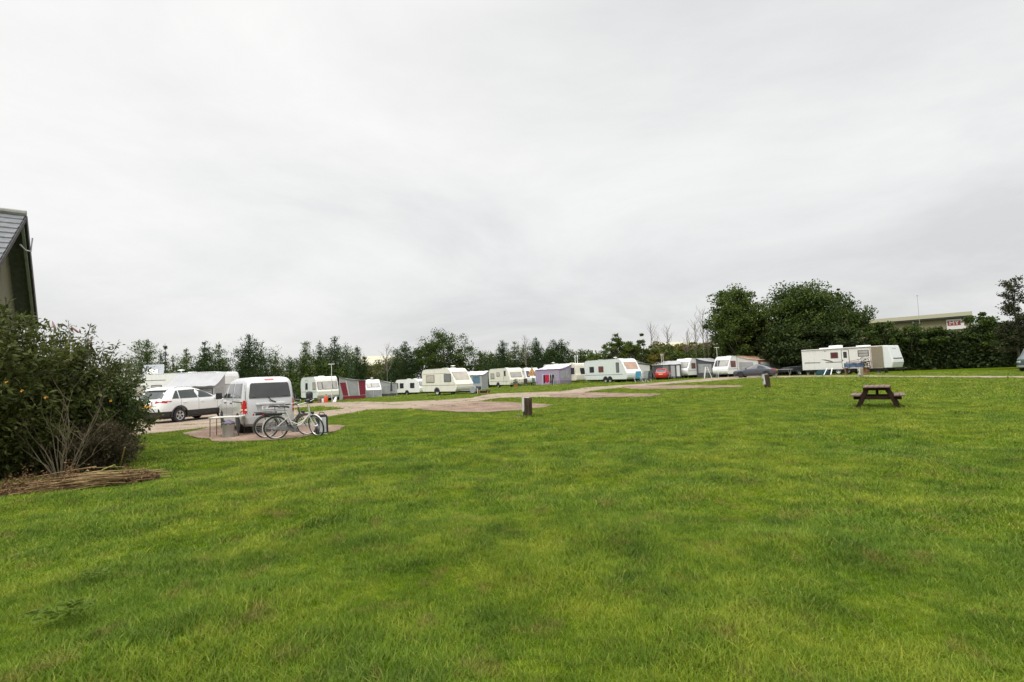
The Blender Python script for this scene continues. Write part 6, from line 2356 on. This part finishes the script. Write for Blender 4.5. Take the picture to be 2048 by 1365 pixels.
def shrub(lab, loc, stems, leaf, length, spread, up, ls, per, asp=.28, name='shrub', arch=.25, fill=0, fr=1.0, stem_m=None, r0=.02, start=.12, group=None):
    t = thing(name, lab, 'shrub', loc, 0, group)
    st = MB()
    P, D = [], []
    for i in range(stems):
        a = rng.uniform(0, 2 * PI)
        s = spread * math.sqrt(rng.uniform())
        L = length * rng.uniform(.72, 1.05) * (1 - .25 * (s / spread) ** 2)
        e = np.array([math.cos(a) * s, math.sin(a) * s, 0])
        b = e * .18
        k = 6
        pts = []
        for j in range(k + 1):
            f = j / k
            pts.append(b + e * f * (.5 + .5 * f) + np.array([0, 0, up * L * (f - arch * f * f * (s / spread))]) + rng.normal(0, .02, 3))
        st.tube([tuple(q) for q in pts], r0, 5, r0 * .3)
        pts = np.array(pts)
        m = per
        f = rng.uniform(start, 1.0, m) ** .75 * k
        i0 = np.minimum(f.astype(int), k - 1)
        fr_ = (f - i0)[:, None]
        base = pts[i0] * (1 - fr_) + pts[i0 + 1] * fr_
        dr = unit(pts[i0 + 1] - pts[i0])
        out = unit(rng.normal(size=(m, 3)) + np.array([0, 0, -.1]))
        P.append(base + out * rng.uniform(0, .09, (m, 1)) * fr)
        D.append(unit(dr * .25 + out + np.array([0, 0, -.15])))
    if fill:
        v = rng.normal(size=(fill, 3))
        v = unit(v) * rng.uniform(.2, 1, (fill, 1)) ** .4
        zc = up * length * .45
        P.append(np.array([0, 0, zc]) + v * np.array([spread * .95, spread * .95, up * length * .46]))
        D.append(unit(v * .6 + rng.normal(size=(fill, 3))))
    P, D = np.concatenate(P), np.concatenate(D)
    keep = P[:, 2] > .04
    P, D = P[keep], D[keep]
    obj('stems', st, stem_m or STEM, t)
    quads_obj('foliage', blades(P, D, rng.uniform(.6, 1.3, len(P)) * ls, asp), 4, leaf, t)
    return t


def flower(t, p, r, m):
    b = MB()
    for k in range(9):
        a = 2 * PI * k / 9
        q = Vector((math.cos(a) * r * rng.uniform(.5, 1.3), -.3 * r + rng.normal(0, .3) * r, math.sin(a) * r * rng.uniform(.4, 1.0)))
        s = Vector((-math.sin(a), 0, math.cos(a))) * r * .34
        b.add([Vector((0, 0, 0)), q * .6 + s, q, q * .6 - s], [(0, 1, 2, 3)])
    b.lathe([(.001, .0), (r * .35, .01), (r * .2, r * .3), (.001, r * .35)], 8, Matrix.Rotation(R(90), 4, 'X'))
    o = obj('flower', b, m, t)
    o.location = p
    return o


l1 = on_ground(-45, 9.7)
s1 = shrub('massive dark green shrub with orange flowers at left picture edge', l1, 80, LEAF_DK, 3.7, 1.7, 1.0, .12, 220, .42, fill=6500, name='large_shrub')
for px, py in ((12, 765), (45, 782), (92, 795)):
    q = at(px, py, 8.05) - l1
    flower(s1, q, .034, M_YF)
l2 = on_ground(130, 11.3)
s2 = shrub('tall open buddleia with narrow leaves in front of the sky', l2, 74, LEAF_BUD, 3.45, 1.35, .99, .11, 170, .3, fill=900, name='buddleia', arch=.22)
for px, py in ((108, 652), (150, 660), (132, 682), (182, 690)):
    q = at(px, py, 11.0) - l2
    sp = MB()
    sp.lathe([(.001, -.1), (.02, -.07), (.022, 0), (.012, .08), (.001, .13)], 8)
    o = obj('flower_spike', sp, M_PF, s2, smooth=50)
    o.location = q
    o.rotation_euler = (rng.normal(0, .4), rng.normal(0, .5), 0)
l3 = on_ground(216, 11.0)
s3 = shrub('small leaved rose shrub with gaps beside the white estate car', l3, 46, LEAF_ROSE, 2.45, .8, .97, .085, 150, .5, fill=1300, name='rose_shrub', arch=.35)
q = at(222, 802, 10.2) - l3
flower(s3, q, .034, M_YF)
l4 = on_ground(60, 10.1)
shrub('low dark shrub filling between the massive shrub and the dry stems', l4, 40, LEAF_DK, 1.9, 1.0, .95, .10, 190, .4, fill=4500, name='low_shrub', arch=.3)
l5 = on_ground(205, 10.2)
shrub('low grey green shrub at the base of the rose shrub', l5, 40, LEAF_HEB, 1.15, .62, .95, .06, 170, .35, fill=3500, name='low_shrub', arch=.35)
# dry fan of bare stems
l6 = on_ground(122, 9.55)
t = thing('dry_stems', 'fan of bare pale stems rising in front of the dark shrubs', 'plant', l6)
for i in range(22):
    a = -.8 + 1.6 * i / 21 + rng.normal(0, .06)
    L_ = rng.uniform(.8, 1.75)
    e = Vector((math.sin(a) * L_, rng.normal(0, .15), math.cos(a) * L_))
    m = MB()
    pts = limb(m, (a * .12, 0, 0), e, .0075, .0025, 4, .07, 5)
    for k in range(4):
        b = pts[2 + k % 3]
        limb(m, b, b + Vector((rng.normal(0, .15) + .1 * a, rng.normal(0, .1), rng.uniform(.15, .4))), .0035, .0015, 2, .15, 4)
    obj('stem', m, STEMP, t)
# pale weed tuft by the gravel edge
l7 = on_ground(262, 11.4)
shrub('little pale dried weed tuft at the gravel edge right of shrubs', l7, 16, foliage('dry_weed', [(.16, .12, .06), (.24, .17, .09), (.28, .2, .13)]), .75, .3, .95, .05, 40, .3, name='weed_tuft', stem_m=STEMP, r0=.006)

# heap of cut stems lying on the grass
pa, pb = ground(-30, 1000), ground(318, 958)
dv = pb - pa
LH = dv.length
rt = math.atan2(dv.y, dv.x)
mid = (pa + pb) / 2
t = thing('brush_heap', 'heap of cut dry brown stems lying on grass before the shrubs', 'brush heap', (mid.x, mid.y, 0), rt)
hp = MB()
P, D = [], []
for i in range(300):
    u = rng.uniform(-.5, .5) if i % 4 == 0 else min(.47, rng.normal(.1, .2))
    ln = rng.uniform(.35, 1.1)
    y = rng.normal(0, .12) * (1.1 - u * .8)
    z = abs(rng.normal(0, .085)) * (1.15 - abs(u)) + .02
    a = rng.normal(0, .24)
    x = u * (LH - .5)
    d = Vector((math.cos(a), math.sin(a), rng.normal(0, .05)))
    q0 = Vector((x, y, z)) - d * ln / 2
    q1 = Vector((x, y, z)) + d * ln / 2
    q0.z = max(q0.z, .01)
    q1.z = max(q1.z, .01)
    hp.tube([q0, (q0 + q1) / 2 + Vector((0, rng.normal(0, .02), rng.uniform(0, .03))), q1], rng.uniform(.004, .010), 5)
obj('stems', hp, foliage('cut_stem_straw', [(.08, .045, .022), (.16, .10, .045), (.27, .185, .08), (.38, .28, .14)], .0, 3), t)
m = 15000
u = rng.uniform(-.5, .5, m)
sel = rng.uniform(0, 1, m) < np.where(u < -.02, 1.0, np.where(u > .24, 1.0, .35))
u = u[sel]
m = len(u)
Q = np.stack([u * LH, rng.normal(0, .13, m) * (1.15 - u * .9), np.abs(rng.normal(0, .10, m)) * (1.2 - np.abs(u)) * np.where(u < 0, 1.25, .9) * (1 + .5 * np.sin(u * 37) * np.sin(u * 17)) + .01], axis=1)
quads_obj('dead_leaves', leaf_quads(Q, rng.uniform(.02, .06, m), .35), 4, foliage('dead_leaves', [(.06, .032, .018), (.12, .065, .035), (.20, .12, .06), (.27, .18, .09)], .1, 3), t)
# green-yellow stalk sticking up from the heap
q0, q1, q2 = ground(180, 955), at(229, 930, 9.6), ground(238, 942)
q3 = at(250, 895, 9.7)
t = thing('plant_stalk', 'single yellow green stalk propped above the brush heap', 'stalk', q0)
obj('stem', MB().tube([(0, 0, 0), (q1 - q0) * .6 + Vector((0, 0, .02)), q1 - q0, q2 - q0], .011, 6), mat('stalk_green', (.36, .36, .10), .6), t)
obj('side_stem', MB().tube([q2 - q0, q3 - q0], .008, 5), mat('stalk_ochre', (.36, .26, .07), .6), t)

# feathery weeds and a few odd leaves in the near lawn
LEAF_WEED = foliage('feathery_weed', [(.06, .10, .010), (.095, .145, .015), (.13, .18, .03)], .3, 3)


def weed(lab, px, py, n, L_, ls):
    p = ground(px, py)
    p.z = H(p.x, p.y) + float(bumps(np.array(p.x), np.array(p.y)))
    t = thing('weed_plant', lab, 'weed', p, 0, 'broad weeds in the lawn')
    P, D, S = [], [], []
    for i in range(n):
        a = 2 * PI * i / n + rng.normal(0, .3)
        e = np.array([math.cos(a), math.sin(a), .28]) * L_ * rng.uniform(.7, 1.2)
        for k in range(22):
            f = .15 + .85 * k / 22
            c = e * f + np.array([0, 0, .06 + .14 * L_ * math.sin(f * PI)])
            sd = np.array([-math.sin(a), math.cos(a), .1]) * (1 if k % 2 else -1)
            P.append(c)
            D.append(sd + e / L_ * .6)
            S.append(ls * (1 - .55 * abs(f - .4)))
    quads_obj('foliage', blades(np.array(P), np.array(D), np.array(S), .36), 4, LEAF_WEED, t)


weed('feathery green weed spread in the bottom left of the lawn', 133, 1250, 8, .21, .06)
weed('small feathery weed higher up in the left lawn', 190, 1172, 5, .12, .04)
